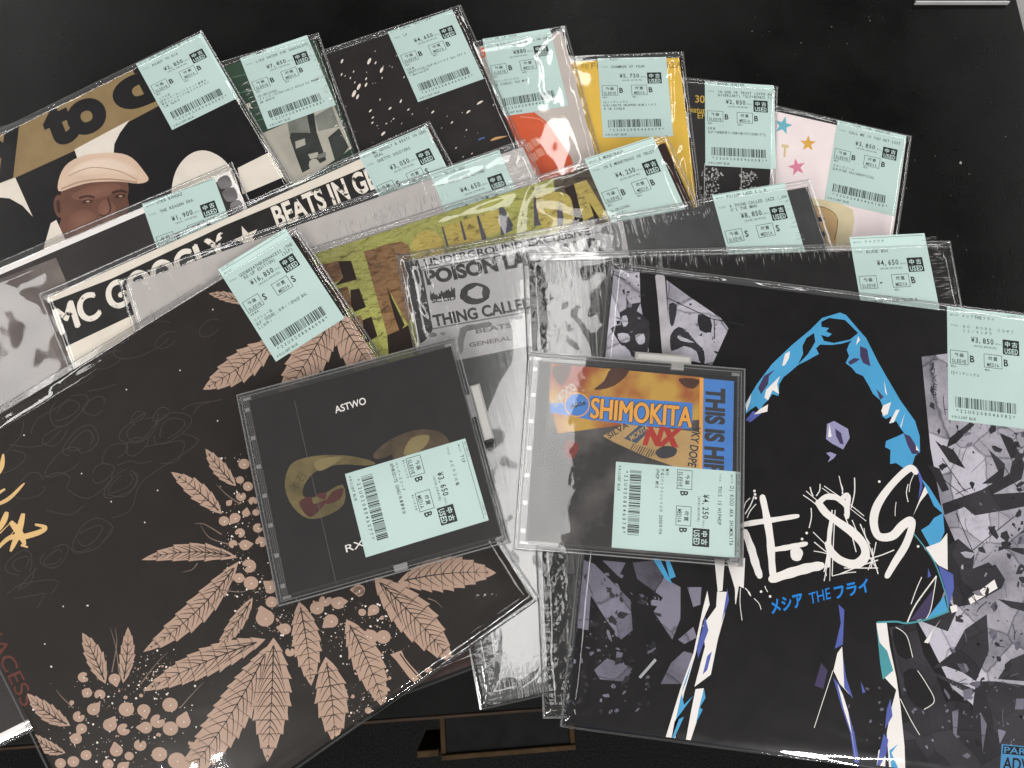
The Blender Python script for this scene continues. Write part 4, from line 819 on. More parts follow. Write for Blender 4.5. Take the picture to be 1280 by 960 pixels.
# coat, legs
sh.poly(zm([(1085, 410), (1125, 385), (1150, 350), (1195, 325), (1202, 420), (1180, 470), (1130, 492)]), BLU, 'coat_print', 5); sh.poly(zm([(1128, 490), (1180, 470), (1216, 425), (1218, 610), (1170, 585), (1100, 500)]), WHITE, 'coat_print', 5); sh.poly(zm([(1170, 588), (1245, 632), (1250, 700), (1222, 800), (1205, 700)]), IND, 'coat_print', 6)
sh.poly(zm([(1085, 150), (1125, 195), (1190, 300), (1196, 330), (1150, 290), (1120, 225)]), BLU, 'coat_print', 5); sh.poly(zm([(1062, 90), (1090, 150), (1092, 200), (1072, 255), (1080, 180)]), IND, 'coat_print', 5); sh.poly(zm([(1105, 190), (1125, 215), (1080, 270), (1045, 340), (1080, 250)]), WHITE, 'coat_print', 4)
sh.poly(zm([(1030, 862), (1150, 700), (1120, 850)]), PUR, 'coat_print', 4); sh.stroke(zm([(1015, 875), (1060, 780), (1162, 640)]), 1.6, WHITE, 'coat_print', 6); sh.stroke(zm([(1162, 640), (1135, 800), (1110, 855)]), 1, WHITE, 'coat_print', 6); sh.stroke(zm([(1035, 780), (1060, 710), (1088, 645)]), 1, WHITE, 'coat_print', 6)
sh.stroke(zm([(865, 872), (960, 868), (1015, 876), (1120, 855), (1225, 815)]), 2.2, TEAL, 'coat_print', 6); sh.stroke(zm([(1050, 430), (1120, 520), (1165, 600), (1210, 740), (1220, 810)]), 1.6, TEAL, 'coat_print', 6); sh.poly(zm([(1120, 600), (1135, 640), (1118, 650)]), IND, 'coat_print', 5); sh.poly(zm([(1110, 860), (1200, 740), (1218, 815)]), BLU, 'coat_print', 5)
for P, m_ in (([(700, 200), (710, 260), (680, 330), (650, 470), (600, 640), (560, 842), (518, 840), (585, 620), (640, 470), (680, 280)], WHITE), ([(742, 205), (788, 205), (775, 300), (745, 410), (715, 560), (645, 612), (690, 440), (680, 350), (738, 270)], WHITE), ([(650, 622), (685, 618), (655, 760), (625, 852), (606, 852), (630, 720)], WHITE), ([(730, 60), (775, 60), (765, 200), (745, 205)], WHITE), ([(780, 60), (862, 60), (856, 190), (835, 180), (822, 260), (818, 190)], WHITE)): sh.poly(zb(P), m_, 'leg_print', 5)
for P, m_ in (([(786, 190), (793, 240), (760, 340), (770, 290)], IND), ([(690, 310), (705, 370), (660, 490), (655, 440), (680, 360)], IND), ([(640, 490), (610, 590), (590, 640), (600, 690), (640, 650), (590, 720), (560, 760), (600, 740), (555, 840), (545, 840), (600, 600)], BLU), ([(686, 620), (692, 660), (668, 700), (680, 710), (652, 765), (665, 700)], BLU), ([(700, 480), (720, 460), (700, 540), (680, 560)], IND), ([(465, 60), (500, 70), (550, 170), (520, 150)], BLU), ([(520, 70), (540, 75), (565, 140), (540, 150)], BLU)): sh.poly(zb(P), m_, 'leg_print', 6)
for P, m_, l in (([(500, 290), (548, 290), (562, 400), (592, 540), (612, 680), (630, 860), (634, 975), (560, 975), (548, 800), (568, 690), (592, 600), (540, 545), (520, 450)], WHITE, 5), ([(500, 300), (515, 380), (550, 420), (578, 510), (530, 552), (518, 480)], TEAL, 6), ([(565, 640), (575, 720), (540, 780), (548, 690)], IND, 6), ([(535, 800), (555, 830), (545, 900), (510, 960), (500, 960), (520, 860)], IND, 6), ([(600, 850), (570, 890), (600, 960), (570, 970), (560, 880)], BLU, 6), ([(498, 975), (510, 880), (545, 850), (540, 975)], WHITE, 5), ([(320, 430), (342, 400), (350, 520), (375, 620), (330, 570), (302, 510)], WHITE, 5), ([(345, 440), (360, 540), (392, 640), (352, 590)], IND, 6), ([(300, 540), (330, 580), (365, 680), (398, 800), (428, 975), (405, 975), (380, 800), (340, 680)], IND, 5), ([(320, 570), (345, 620), (370, 700), (412, 960), (385, 800), (350, 690)], WHITE, 6), ([(325, 205), (352, 230), (345, 390), (308, 410), (336, 290)], IND, 5), ([(245, 475), (275, 510), (255, 595), (215, 580)], PUR, 4), ([(428, 560), (450, 610), (436, 615)], IND, 4)): sh.poly(zr(P), m_, 'leg_print', l)
sh.stroke(zr([(300, 510), (260, 630), (213, 775)]), 0.8, WHITE, 'leg_print', 6, 2)
# white brush lettering
def brush(P, wd, lay=8, e=0.75): sh.stroke(zm(P), lambda t: wd / 4 * (e + (1 - e) * math.sin(math.pi * t) + 0.06 * math.sin(23 * t)), WHITE, 'brush_lettering', lay, 6, True)
brush([(292, 246), (310, 330), (330, 450), (338, 560), (345, 650)], 38); brush([(150, 392), (240, 375), (340, 360), (468, 340)], 27); brush([(350, 508), (430, 495), (510, 478)], 27); sh.ell(zm([(462, 530)])[0], 8, 9, 0, WHITE, 'brush_lettering', 8, 14, .08)
brush([(340, 655), (430, 625), (520, 600), (585, 588)], 48, 8, .8); brush([(205, 420), (235, 500), (258, 580), (278, 640)], 40); brush([(150, 420), (150, 560), (155, 640)], 40)
brush([(572, 275), (610, 325), (670, 370), (740, 420), (795, 480), (805, 540), (760, 580), (690, 565), (640, 525), (618, 480)], 44); brush([(572, 275), (610, 245), (665, 250), (710, 290), (715, 345)], 30); brush([(640, 340), (625, 450), (622, 590)], 22); brush([(690, 250), (720, 240), (712, 330)], 26)
brush([(1058, 120), (1035, 100), (990, 130), (920, 205), (865, 290), (848, 370), (872, 440), (940, 440), (990, 390), (1035, 362), (1035, 410), (1005, 490), (955, 570), (915, 640)], 40, 8, .7)
for a, b in (((495, 235), (600, 330)), ((510, 215), (640, 330)), ((530, 195), (545, 240)), ((580, 180), (560, 240)), ((600, 190), (800, 340)), ((590, 200), (810, 365)), ((675, 140), (700, 250)), ((682, 175), (690, 230)), ((752, 148), (735, 300)), ((640, 310), (600, 620)), ((655, 310), (640, 640)), ((545, 420), (700, 560)), ((550, 470), (720, 590)), ((548, 515), (640, 540)), ((780, 380), (870, 630)), ((800, 400), (830, 480)), ((740, 360), (860, 600)), ((700, 330), (760, 520)), ((610, 560), (600, 665)), ((630, 560), (628, 665)), ((620, 580), (612, 640)), ((680, 630), (870, 560)), ((700, 600), (870, 600)), ((640, 640), (760, 620)), ((820, 555), (950, 510)), ((840, 500), (835, 600)), ((860, 470), (820, 610)), ((525, 400), (535, 300)), ((200, 300), (230, 250)), ((205, 330), (250, 240)), ((215, 350), (260, 280)), ((960, 270), (955, 340)), ((1020, 180), (1020, 270)), ((1050, 130), (1025, 220)), ((250, 752), (285, 808)), ((182, 700), (190, 862)), ((165, 690), (158, 780)), ((205, 700), (232, 735)), ((305, 690), (318, 720)), ((220, 720), (235, 740))):
    m_ = ((a[0] + b[0]) / 2 + random.uniform(-9, 9), (a[1] + b[1]) / 2 + random.uniform(-5, 5)); wq = random.uniform(0.7, 1.5)
    sh.stroke(zm([a, m_, b]), wq, WHITE, 'brush_lettering', 9, 4)
for c in ((513, 425), (490, 455), (876, 168), (252, 215), (255, 232), (258, 250), (1070, 492), (330, 742), (285, 718)): sh.ell(zm([c])[0], 1.7, 1.7, 0, WHITE, 'brush_lettering', 8, 8)
sh.text('メシア', zm([(338, 826)])[0], zm([(500, 785)])[0], (-3, -16), TXB, 'blue_lettering', 8, bold=0.03, cap=0.8); sh.text('THE', zm([(530, 782)])[0], zm([(635, 752)])[0], (-2, -14), TXB, 'blue_lettering', 8); sh.text('フライ', zm([(658, 752)])[0], zm([(830, 712)])[0], (-3, -15), TXB, 'blue_lettering', 8, bold=0.03, cap=0.8)
# advisory mark
sh.poly([(1252, 930), (1336, 938), (1331, 985), (1249, 978)], ink('advisory_blue', (0.06, 0.24, 0.46)), 'advisory_print', 5); sh.poly([(1254, 931.5), (1334, 939), (1333, 950), (1253, 942)], BLACK, 'advisory_print', 6)
sh.text('PARENTAL', (1255, 941), (1330, 948), (0.5, -8), ink('advisory_blue', (0, 0, 0)), 'advisory_lettering', 7, bold=0.01); sh.text('ADVISORY', (1253, 961), (1330, 968), (1, -15), BLACK, 'advisory_lettering', 7, bold=0.02); sh.text('EXPLICIT CONTENT', (1252, 974), (1330, 981), (1, -8), BLACK, 'advisory_lettering', 7)
sh.finish(sh.cover)
price_tag(sh, sh.root, (1183.5, 383), (1281, 394.5), 0.5, 'メシアTHEフライ', ['ＮＯ　ＭＯＲＥ　ＣＯＭＩ', 'ＣＳ／マンダラ'], '3,850', 'B', 'B', ['12インチシングル'], CODE + '82', ('※EX-', '※EX-'))
# ---- O leaves
sh = record('O', 'dark brown record cover with big tan serrated leaves, droplets and gold brush characters', WARMBLACK, BLACK, amp=0.5, folds=9, puff=1.0, ridge=2.9)
LEAF = ink('tan_leaf_print', (0.42, 0.285, 0.215), 0.45, 0.07, scale=40); VEIN = ink('vein_print', (0.035, 0.027, 0.024), 0.45); SPK = ink('speck_print', (0.80, 0.72, 0.64), 0.45); CLD = ink('cloud_line_print', (0.048, 0.041, 0.040), 0.45)
def leaf(i, base, tip, wpx, bend=0.0):
    a, b = sh.loc(base), sh.loc(tip); W = wpx * sh.scale(base) * 0.5
    L = math.hypot(b[0] - a[0], b[1] - a[1]); ux, uy = (b[0] - a[0]) / L, (b[1] - a[1]) / L
    def pt(s, v): 
        k = bend * L * 4 * s * (1 - s); return (a[0] + ux * s * L - uy * (v + k), a[1] + uy * s * L + ux * (v + k))
    prof = lambda s: W * (math.sin(math.pi * min(1, s) ** 0.92) ** 0.85) if 0 < s < 1 else 0
    rl = random.Random(i * 7 + 1); nT = max(6, int(L / rl.uniform(6.5, 10))); vs, vl = rl.uniform(4.4, 6.2), rl.uniform(0.10, 0.24); jt = [rl.uniform(.88, 1.12) for _ in range(400)]; name = 'leaf_print#%d' % i
    for sg in (1, -1):
        E = []
        for k in range(nT):
            s0, s1 = k / nT, (k + 1) / nT
            E += [(s0, sg * prof(s0) * 0.93), (s0 + (s1 - s0) * 0.55, sg * prof(s0 + (s1 - s0) * 0.55)), (min(1, s0 + (s1 - s0) * 1.08), sg * prof(min(.999, s1)) * (1.04 + 0.1 * (jt[k + (40 if sg > 0 else 0)] - .88) / .24) + (0 if k == nT - 1 else sg * 0.25))]
        T = []; M_ = []
        for k in range(len(E) - 1):
            (s0, v0), (s1, v1) = E[k], E[k + 1]
            T += [(pt(s0, 0), pt(s0, v0), pt(s1, v1)), (pt(s0, 0), pt(s1, v1), pt(s1, 0))]
        sh.tris(T, LEAF, name, 2 + (i % 3))
    sh.lstroke([pt(s / 14, 0) for s in range(1, 14)], lambda t: 0.75 * (1 - t) + 0.2, VEIN, name, 5 + (i % 3))
    nV = max(6, int(L / vs))
    for k in range(1, nV):
        s = k / nV * jt[100 + k] ** 0.25
        for sg in (1, -1):
            h = prof(min(.97, s + 0.10)) * 0.80
            if h < 0.8: continue
            s2 = s + vl * jt[150 + k] * (1 - s) + h / L * 0.55
            P = [pt(s, 0), pt(s + (s2 - s) * .35, sg * h * .45), pt(s + (s2 - s) * .8, sg * h * .85), pt(min(.99, s2), sg * h)]
            if abs(h) < prof(min(.985, s2)) * 1.05: sh.lstroke(smooth_path(P, 3), lambda t: 0.55 * (1 - t) + 0.12, VEIN, name, 5 + (i % 3))
for i, (b, t, wd, bd) in enumerate([((295, 607.5), (257, 561), 17, .03), ((277.5, 642.5), (214, 590), 21, -.03), ((297, 697), (177, 700), 21, -.07), ((298, 702), (179, 815), 31, .06), ((316, 747), (271, 813), 18, .02), ((332, 799), (179, 864), 33, -.02), ((337, 806), (213, 992), 45, .04), ((342, 797), (334, 952), 45, .01), ((374, 752), (389, 857), 33, .02), ((407, 821), (419, 930), 38, .02), ((433, 774), (481, 886), 36, .03), ((468, 722), (566, 828), 45, .02), ((497, 728), (620, 716), 40, .04), ((344, 424), (254, 487), 37, .03), ((418, 392), (350, 500), 46, .02), ((420, 392), (486, 486), 46, -.02), ((306, 380), (261, 367), 12, -.05), ((132, 854.5), (103, 791), 21, -.02), ((154, 854), (160, 784), 18, -.03), ((88, 907), (34, 867), 19, .05), ((82, 941), (42, 917), 14, .10)]): leaf(i, b, t, wd, bd)
def blob(c, r):
    a0 = random.uniform(0, 6.28); P = []
    kind = random.random()
    for k in range(18):
        a = 2 * math.pi * k / 18; q = r
        if kind < 0.55:
            d = abs((a + math.pi) % (2 * math.pi) - math.pi)
            if d < 0.5: q = r * (0.25 + 0.75 * (d / 0.5)) if kind < 0.3 else r * (1.55 - 1.1 * d)
        P.append((c[0] + q * math.cos(a + a0), c[1] + q * 0.92 * math.sin(a + a0)))
    sh.poly(P, LEAF, 'droplet_print', 3, 2); 
    if r > 6: sh.ell((c[0] + r * .1, c[1] + r * .1), 0.9, 0.9, 0, SPK, 'droplet_print', 6, 6)
for x, y, r in [(580, 160, 28), (560, 240, 20), (600, 272, 25), (565, 322, 25), (625, 345, 22), (505, 355, 15), (480, 445, 26), (535, 430, 27), (590, 405, 20), (640, 402, 18), (560, 505, 25), (525, 560, 22), (585, 565, 28), (650, 480, 25), (665, 550, 28), (605, 670, 36), (555, 730, 27), (615, 755, 36), (710, 770, 28), (718, 850, 30), (685, 930, 46)]: blob(z(160, 540, 4, [(x, y)])[0], r / 4)
for x, y, r in [(545, 345, 30), (570, 460, 24), (705, 240, 35), (745, 205, 30), (810, 215, 33), (775, 305, 36), (930, 260, 18), (955, 380, 28), (915, 150, 30), (470, 140, 30)]: blob(z(220, 700, 4, [(x, y)])[0], r / 4)
for x, y, r in [(455, 465, 30), (625, 475, 32), (475, 550, 28), (545, 560, 30), (510, 640, 35), (430, 680, 32), (445, 745, 30), (415, 800, 32), (600, 725, 38), (690, 640, 42), (675, 750, 35), (785, 645, 36), (928, 615, 42), (795, 740, 35), (860, 705, 40), (930, 745, 42), (1000, 705, 40), (765, 835, 34), (635, 865, 35), (470, 890, 30), (705, 895, 25), (870, 885, 42), (965, 920, 48), (400, 925, 32), (330, 935, 30), (590, 940, 30), (670, 955, 30), (1040, 825, 14), (392, 603, 13), (685, 575, 11), (770, 565, 11), (865, 780, 13)]: blob(z(0, 740, 4.365, [(x, y)])[0], r / 4.365)
for x, y, r in [(150, 345, 22), (215, 330, 32), (195, 485, 45), (270, 485, 42), (530, 685, 27), (20, 285, 32), (130, 225, 32), (265, 375, 12), (305, 720, 11), (290, 785, 14), (95, 825, 12), (185, 905, 20)]: blob(z(420, 690, 4.57, [(x, y)])[0], r / 4.57)
CL = [((300, 610), 30, 45), ((300, 670), 28, 45), ((318, 735), 30, 40), ((350, 780), 35, 25), ((400, 790), 40, 40), ((445, 780), 30, 45), ((470, 830), 40, 30), ((130, 880), 65, 50), ((180, 880), 60, 50), ((150, 930), 80, 30), ((200, 840), 30, 25), ((440, 880), 40, 20), ((485, 780), 25, 30)]
for k in range(1000):
    c, rx, ry = random.choice(CL); r = random.choice((0.35, 0.4, 0.5, 0.5, 0.6, 0.7, 0.9, 1.4))
    sh.ell((random.gauss(c[0], rx * .55), random.gauss(c[1], ry * .55)), r, r, 0, SPK if random.random() < .6 else LEAF, 'speck_print', 1, 6, .2)
for x, y in ((225, 463), (272, 526), (158, 487), (102, 592), (197, 613), (181, 653), (139, 627), (109, 757), (79, 758), (56, 805), (30, 544), (49, 500), (110, 757), (266, 387)): sh.ell((x, y), 1.0, 1.0, 0, SPK, 'speck_print', 1, 6)
sh.poly(z(420, 690, 4.57, [(310, 585), (375, 562), (390, 600), (430, 650), (510, 735), (470, 765), (420, 720), (345, 620)]), LEAF, 'stem_print', 3); sh.stroke(z(420, 690, 4.57, [(365, 580), (400, 630), (450, 690), (495, 740)]), 1.6, VEIN, 'stem_print', 5)
for P in ([(300, 630), (283, 618), (270, 605)], [(277, 668), (255, 655), (243, 655)], [(285, 680), (262, 672), (250, 655)], [(247, 704), (240, 712), (228, 715)], [(268, 736), (300, 740), (315, 735)], [(260, 760), (275, 745), (290, 735)], [(150, 850), (145, 810), (138, 785)], [(140, 840), (146, 805), (144, 785)], [(176, 855), (195, 830), (210, 815)], [(92, 885), (78, 872), (70, 862)], [(225, 885), (240, 868), (255, 852)], [(535, 748), (545, 752), (553, 760)]): sh.stroke(P, lambda t: 1.3 * (1 - t) + .3, ink('tendril_print', (0.20, 0.145, 0.115)), 'tendril_print', 2)
# faint clouds
zo = lambda P: z(0, 480, 3.43, P)
for (cx, cy, rx, ry) in ((290, 110, 92, 52), (288, 112, 60, 30), (405, 95, 50, 34), (235, 225, 60, 30), (350, 245, 85, 50), (350, 245, 60, 30), (275, 335, 90, 42), (50, 330, 62, 36), (130, 440, 70, 48), (600, 190, 95, 48), (605, 195, 72, 34), (735, 185, 90, 52), (735, 188, 60, 34), (490, 295, 62, 30), (585, 265, 52, 32), (440, 380, 52, 34), (520, 430, 80, 44), (520, 425, 60, 26), (395, 645, 95, 52), (385, 650, 60, 30), (235, 740, 66, 38), (230, 745, 44, 22), (85, 770, 62, 46), (90, 770, 38, 26), (590, 140, 34, 18), (690, 130, 40, 22)):
    P = []
    a1 = random.uniform(0, 6.3); n_ = 22
    for k in range(n_ + 1):
        a = a1 + (5.6 + random.uniform(-.1, .1)) * k / n_; q = 1 + 0.10 * math.sin(3 * a + cx)
        x, y = rx * q * math.cos(a), ry * q * math.sin(a); t_ = -0.62
        P.append((cx + x * math.cos(t_) - y * math.sin(t_), cy + x * math.sin(t_) + y * math.cos(t_)))
    sh.stroke(zo(P), lambda t: 0.95, CLD, 'cloud_print', 1, 3)
for P in ([(40, 260), (130, 270), (200, 255), (260, 200)], [(130, 215), (160, 150), (230, 110), (300, 60)], [(190, 400), (250, 380), (300, 400), (290, 450), (380, 490), (470, 420), (480, 370)], [(200, 540), (300, 560), (360, 520)], [(440, 470), (540, 480), (590, 400), (560, 370)], [(480, 575), (560, 540), (600, 430), (690, 360), (800, 290), (850, 240), (780, 210)], [(620, 270), (720, 250), (790, 250), (760, 330), (690, 340)], [(650, 330), (600, 340), (560, 330), (500, 350)], [(150, 790), (130, 850), (80, 880), (120, 830), (160, 790)], [(30, 900), (90, 860), (200, 840), (250, 850), (220, 900)], [(160, 960), (190, 900), (150, 905), (60, 920)], [(100, 160), (90, 220), (30, 290), (0, 330)], [(300, 700), (330, 725), (420, 700), (480, 620)], [(780, 110), (830, 85), (940, 70)], [(830, 130), (860, 90), (950, 65)], [(380, 30), (440, 20), (500, 0)]): sh.stroke(zo(P), 0.95, CLD, 'cloud_print', 1, 6)
for (cx, cy, rx, ry) in ((150, 412, 22, 13), (180, 425, 38, 18), (208, 425, 14, 9), (262, 410, 13, 10), (136, 450, 18, 9), (100, 470, 20, 10)):
    sh.stroke([(cx + rx * math.cos(.6 + 5.2 * k / 16), cy + ry * math.sin(.6 + 5.2 * k / 16) - .4 * rx * math.cos(.6 + 5.2 * k / 16)) for k in range(17)], 0.9, CLD, 'cloud_print', 1, 3)
# gold brush characters, red capitals
GK = ink('gold_brush_print', (0.72, 0.47, 0.20), 0.4, 0.12)
for P, wd in (([(100, 555), (78, 640), (45, 718)], 26), ([(30, 548), (15, 590), (-15, 640)], 24), ([(45, 590), (85, 640), (108, 690)], 26), ([(-10, 705), (40, 660), (100, 655), (170, 635), (195, 615), (150, 602)], 22), ([(-20, 520), (40, 490), (105, 425)], 16), ([(-10, 390), (8, 350), (14, 300)], 20), ([(-10, 470), (22, 450)], 26), ([(0, 640), (40, 600)], 9), ([(10, 690), (70, 620)], 8), ([(90, 690), (120, 700)], 18)): sh.stroke(zo(P), lambda t, wd=wd: wd / 3.43 * (0.35 + 0.75 * math.sin(math.pi * min(1, t * .9 + .1))), GK, 'brush_character', 3, 5)
sh.text('NACESS', (-22, 782), (28, 884), (17, -7), ink('dull_red_ink', (0.12, 0.035, 0.026)), 'red_lettering', 3)
sh.finish(sh.cover)
price_tag(sh, sh.root, (272.5, 337), (358, 284.6), 1, 'S.L.A.C.K.'[:0] or ' ', ['GODBREATHBUDDHACESS (THE', ' RE-UP EDITION)   (2LP)'], '16,850', 'S', 'S', ['リイシュー盤', '2LP「SEQUEL」収録（『SPACE BAL', 'L』収録）'], CODE + '98', ('※未開封', ''))

# ================================================================== CD cases in anti-theft boxes
GREYP = ink('grey_lock_plastic', (0.42, 0.41, 0.39), 0.35, 0.05); DARKTRAY = ink('dark_tray', (0.018, 0.0175, 0.018), 0.35, 0.3); STEEL = ink('lock_shadow', (0.05, 0.05, 0.05), 0.4)
def cd_case(base, corners, hgt, label, clear_rim):
    X, Y, th, pl, S, t = POSES[base]
    n = Vector((-pl[1], -pl[2], 1)).normalized()
    b0 = Vector((X, Y, pl[0] + pl[1] * X + pl[2] * Y)) + n * (t + 0.9)
    P = []
    for p in corners:
        d = LOOK + RIGHT * ((p[0] - 640) / FPX) - UP * ((p[1] - 480) / FPX)
        P.append(EYE + d * ((b0 + n * hgt - EYE).dot(n) / d.dot(n)))
    c = sum(P, Vector()) / 4 - n * hgt; ex = (P[1] - P[0] + P[2] - P[3]).normalized()
    W = ((P[1] - P[0]).length + (P[2] - P[3]).length) / 2; H = ((P[3] - P[0]).length + (P[2] - P[1]).length) / 2
    s = Sheet(c, ex, n, hgt - 3.2, (-W / 2 + 4, W / 2 - 4, -H / 2 + 4, H / 2 - 4)); s.W, s.H = W, H
    root = thing('cd_case', label, 'CD case', s.matrix(), 'CDs in clear locking boxes lying on the records')
    h = MM; w2, h2 = W / 2, H / 2
    def bx(nm, lst, mt, par=root, bev=0.5):
        V, Fc = boxes([tuple(v * h for v in b) for b in lst], bev * h); return link(nm, V, Fc, mt, par)
    s.cover = bx('cd_tray', [(-w2 + 7, w2 - 5, -h2 + 5, h2 - 5, 1.0, hgt - 3.2)], DARKTRAY)
    bx('lid', [(-w2 + 0.6, w2 - 0.6, -h2 + 0.6, h2 - 0.6, hgt - 1.5, hgt - 0.3)], CLEAR)
    for i_, t_ in ((0.0, 0.9), (2.3, 0.6)):      # double clear walls of the locking box
        h_ = hgt - i_ * 0.2
        bx('box_wall', [(-w2 + i_, -w2 + i_ + t_, -h2 + i_, h2 - i_, 0.05, h_)], clear_rim, root, 0.25); bx('box_wall', [(w2 - i_ - t_, w2 - i_, -h2 + i_, h2 - i_, 0.05, h_)], clear_rim, root, 0.25)
        bx('box_wall', [(-w2 + i_ + t_ + 0.05, w2 - i_ - t_ - 0.05, -h2 + i_, -h2 + i_ + t_, 0.05, h_)], clear_rim, root, 0.25); bx('box_wall', [(-w2 + i_ + t_ + 0.05, w2 - i_ - t_ - 0.05, h2 - i_ - t_, h2 - i_, 0.05, h_)], clear_rim, root, 0.25)
    bx('frame_ledge', [(-w2 + 3.1, -w2 + 7.5, -h2 + 3.1, h2 - 3.1, hgt - 2.6, hgt - 1.8)], CLEAR, root, 0.2); bx('frame_ledge', [(w2 - 5.5, w2 - 3.1, -h2 + 3.1, h2 - 3.1, hgt - 2.6, hgt - 1.8)], CLEAR, root, 0.2)
    bx('frame_ledge', [(-w2 + 7.6, w2 - 5.6, h2 - 6.0, h2 - 3.1, hgt - 2.6, hgt - 1.8)], CLEAR, root, 0.2); bx('frame_ledge', [(-w2 + 7.6, w2 - 5.6, -h2 + 3.1, -h2 + 6.0, hgt - 2.6, hgt - 1.8)], CLEAR, root, 0.2)
    for k in range(3): bx('hinge_rib', [(-w2 + 3.6 + 1.3 * k, -w2 + 4.0 + 1.3 * k, -h2 + 3.2, h2 - 3.2, 1.0, hgt - 2.8)], clear_rim, root, 0.2)
    for k in range(7): bx('hinge_tooth', [(-w2 + 3.3, -w2 + 6.6, -h2 + 12 + k * (H - 24) / 6 - 1.4, -h2 + 12 + k * (H - 24) / 6 + 1.4, hgt - 2.75, hgt - 1.75)], clear_rim, root, 0.2)
    bx('inner_rail', [(w2 - 4.6, w2 - 4.1, -h2 + 3.2, h2 - 3.2, 1.0, hgt - 1.8)], clear_rim, root, 0.2)
    for sx in (-1, 1):
        for sy in (-1, 1): bx('corner_block', [(min(sx * (w2 - 9), sx * (w2 - 3.2)), max(sx * (w2 - 9), sx * (w2 - 3.2)), min(sy * (h2 - 5.4), sy * (h2 - 3.2)), max(sy * (h2 - 5.4), sy * (h2 - 3.2)), hgt - 4, hgt - 1.6)], clear_rim, root, 0.3)
    s.root = root; s.bx = bx
    return s
RIMGREY = film('smoky_rim_plastic', 0.14, 3.0, 0.20, 0.12, (70, 70, 70), 0.001, 0.93)
# ---- CD with the ribbon loop
s = cd_case('O', [(292, 493), (567, 422), (641, 675), (350.5, 759)], 11.5, 'clear locking box holding a black CD cover with a gold twisted ribbon', RIM)
zc = lambda P: z(280, 420, 2.667, P)
s.lpoly([(s.rect[0] + 3, s.rect[2] + 1), (s.rect[1] - 1, s.rect[2] + 1), (s.rect[1] - 1, s.rect[3] - 1), (s.rect[0] + 3, s.rect[3] - 1)], ink('booklet_black', (0.012, 0.0105, 0.0105), 0.4, 0.25), 'booklet', 1)
RB = ink('ribbon_gold', (0.15, 0.115, 0.045), 0.45, 0.4, scale=90); RB2 = ink('ribbon_light', (0.21, 0.165, 0.07), 0.45, 0.2); RBD = ink('ribbon_dim', (0.085, 0.058, 0.032), 0.45, 0.4, scale=90); RBR = ink('ribbon_red', (0.085, 0.022, 0.02), 0.45, 0.4)
s.poly(zc([(203, 505), (215, 440), (250, 412), (320, 398), (400, 398), (470, 410), (505, 425), (470, 432), (400, 428), (330, 440), (285, 470), (262, 515), (275, 540), (330, 528), (395, 495), (400, 560), (340, 600), (280, 608), (230, 570)]), RB, 'ribbon_print', 2, 3)
s.poly(zc([(300, 430), (320, 410), (390, 402), (370, 425), (320, 450)]), RB2, 'ribbon_print', 4, 3); s.poly(zc([(500, 392), (555, 345), (640, 313), (715, 318), (750, 350), (740, 372), (700, 340), (620, 352), (560, 395), (510, 410)]), RBD, 'ribbon_print', 2, 3); s.poly(zc([(600, 385), (625, 340), (680, 330), (680, 355), (650, 385), (610, 400)]), RB2, 'ribbon_print', 3, 3); s.poly(zc([(560, 395), (620, 350), (700, 338), (755, 375), (755, 420), (600, 440)]), RBD, 'ribbon_print', 2, 2)
for P in ([(250, 555), (290, 535), (300, 560), (345, 545), (310, 590), (280, 602)], [(305, 530), (340, 522), (335, 545)], [(340, 560), (360, 520), (398, 508), (385, 545)]): s.poly(zc(P), RBR, 'ribbon_print', 4, 3)
s.text('不石', zc([(240, 520)])[0], zc([(275, 465)])[0], (-8, -5), RBD, 'ribbon_lettering', 5, cap=0.8)
s.text('ASTWO', zc([(372, 258)])[0], zc([(475, 226)])[0], (-2, -8.5), WHITE, 'title_lettering', 3, bold=0.012); s.text('RX', zc([(408, 722)])[0], zc([(470, 700)])[0], (-2, -9), WHITE, 'title_lettering', 3)
s.stroke(zc([(235, 215), (300, 500), (375, 830)]), 0.5, ink('scratch_print', (0.12, 0.115, 0.11)), 'scratch', 4, 2)
s.finish(s.cover)
price_tag(s, s.root, (581.6, 548), (611.5, 652), 1, 'TIP', 'メビウスの輪', '3,650', 'B', 'B', ['ペーパースリーブ', 'APHRODITE GANG/紙濃鋼参加'], CODE + '77', ('※シュリンク付', '※スリキズ有'), base=0.3)
w2, h2 = s.W / 2, s.H / 2
lk = s.bx('lock_tab', [(w2 + 0.3, w2 + 7.5, -3, 36, 2.5, 10.5)], GREYP, s.root, 1.2); s.bx('lock_slot', [(w2 + 1.2, w2 + 6.6, -4.4, -2.6, 3.5, 8.5)], STEEL, lk, 0.4); s.bx('latch', [(w2 - 4, w2 + 0.2, 14, 30, 8, 11.8)], RIM, s.root, 0.5); s.bx('front_catch', [(0, 9, -h2 + 1.0, -h2 + 5.5, 11.0, 12.2)], RIM, s.root, 0.3)
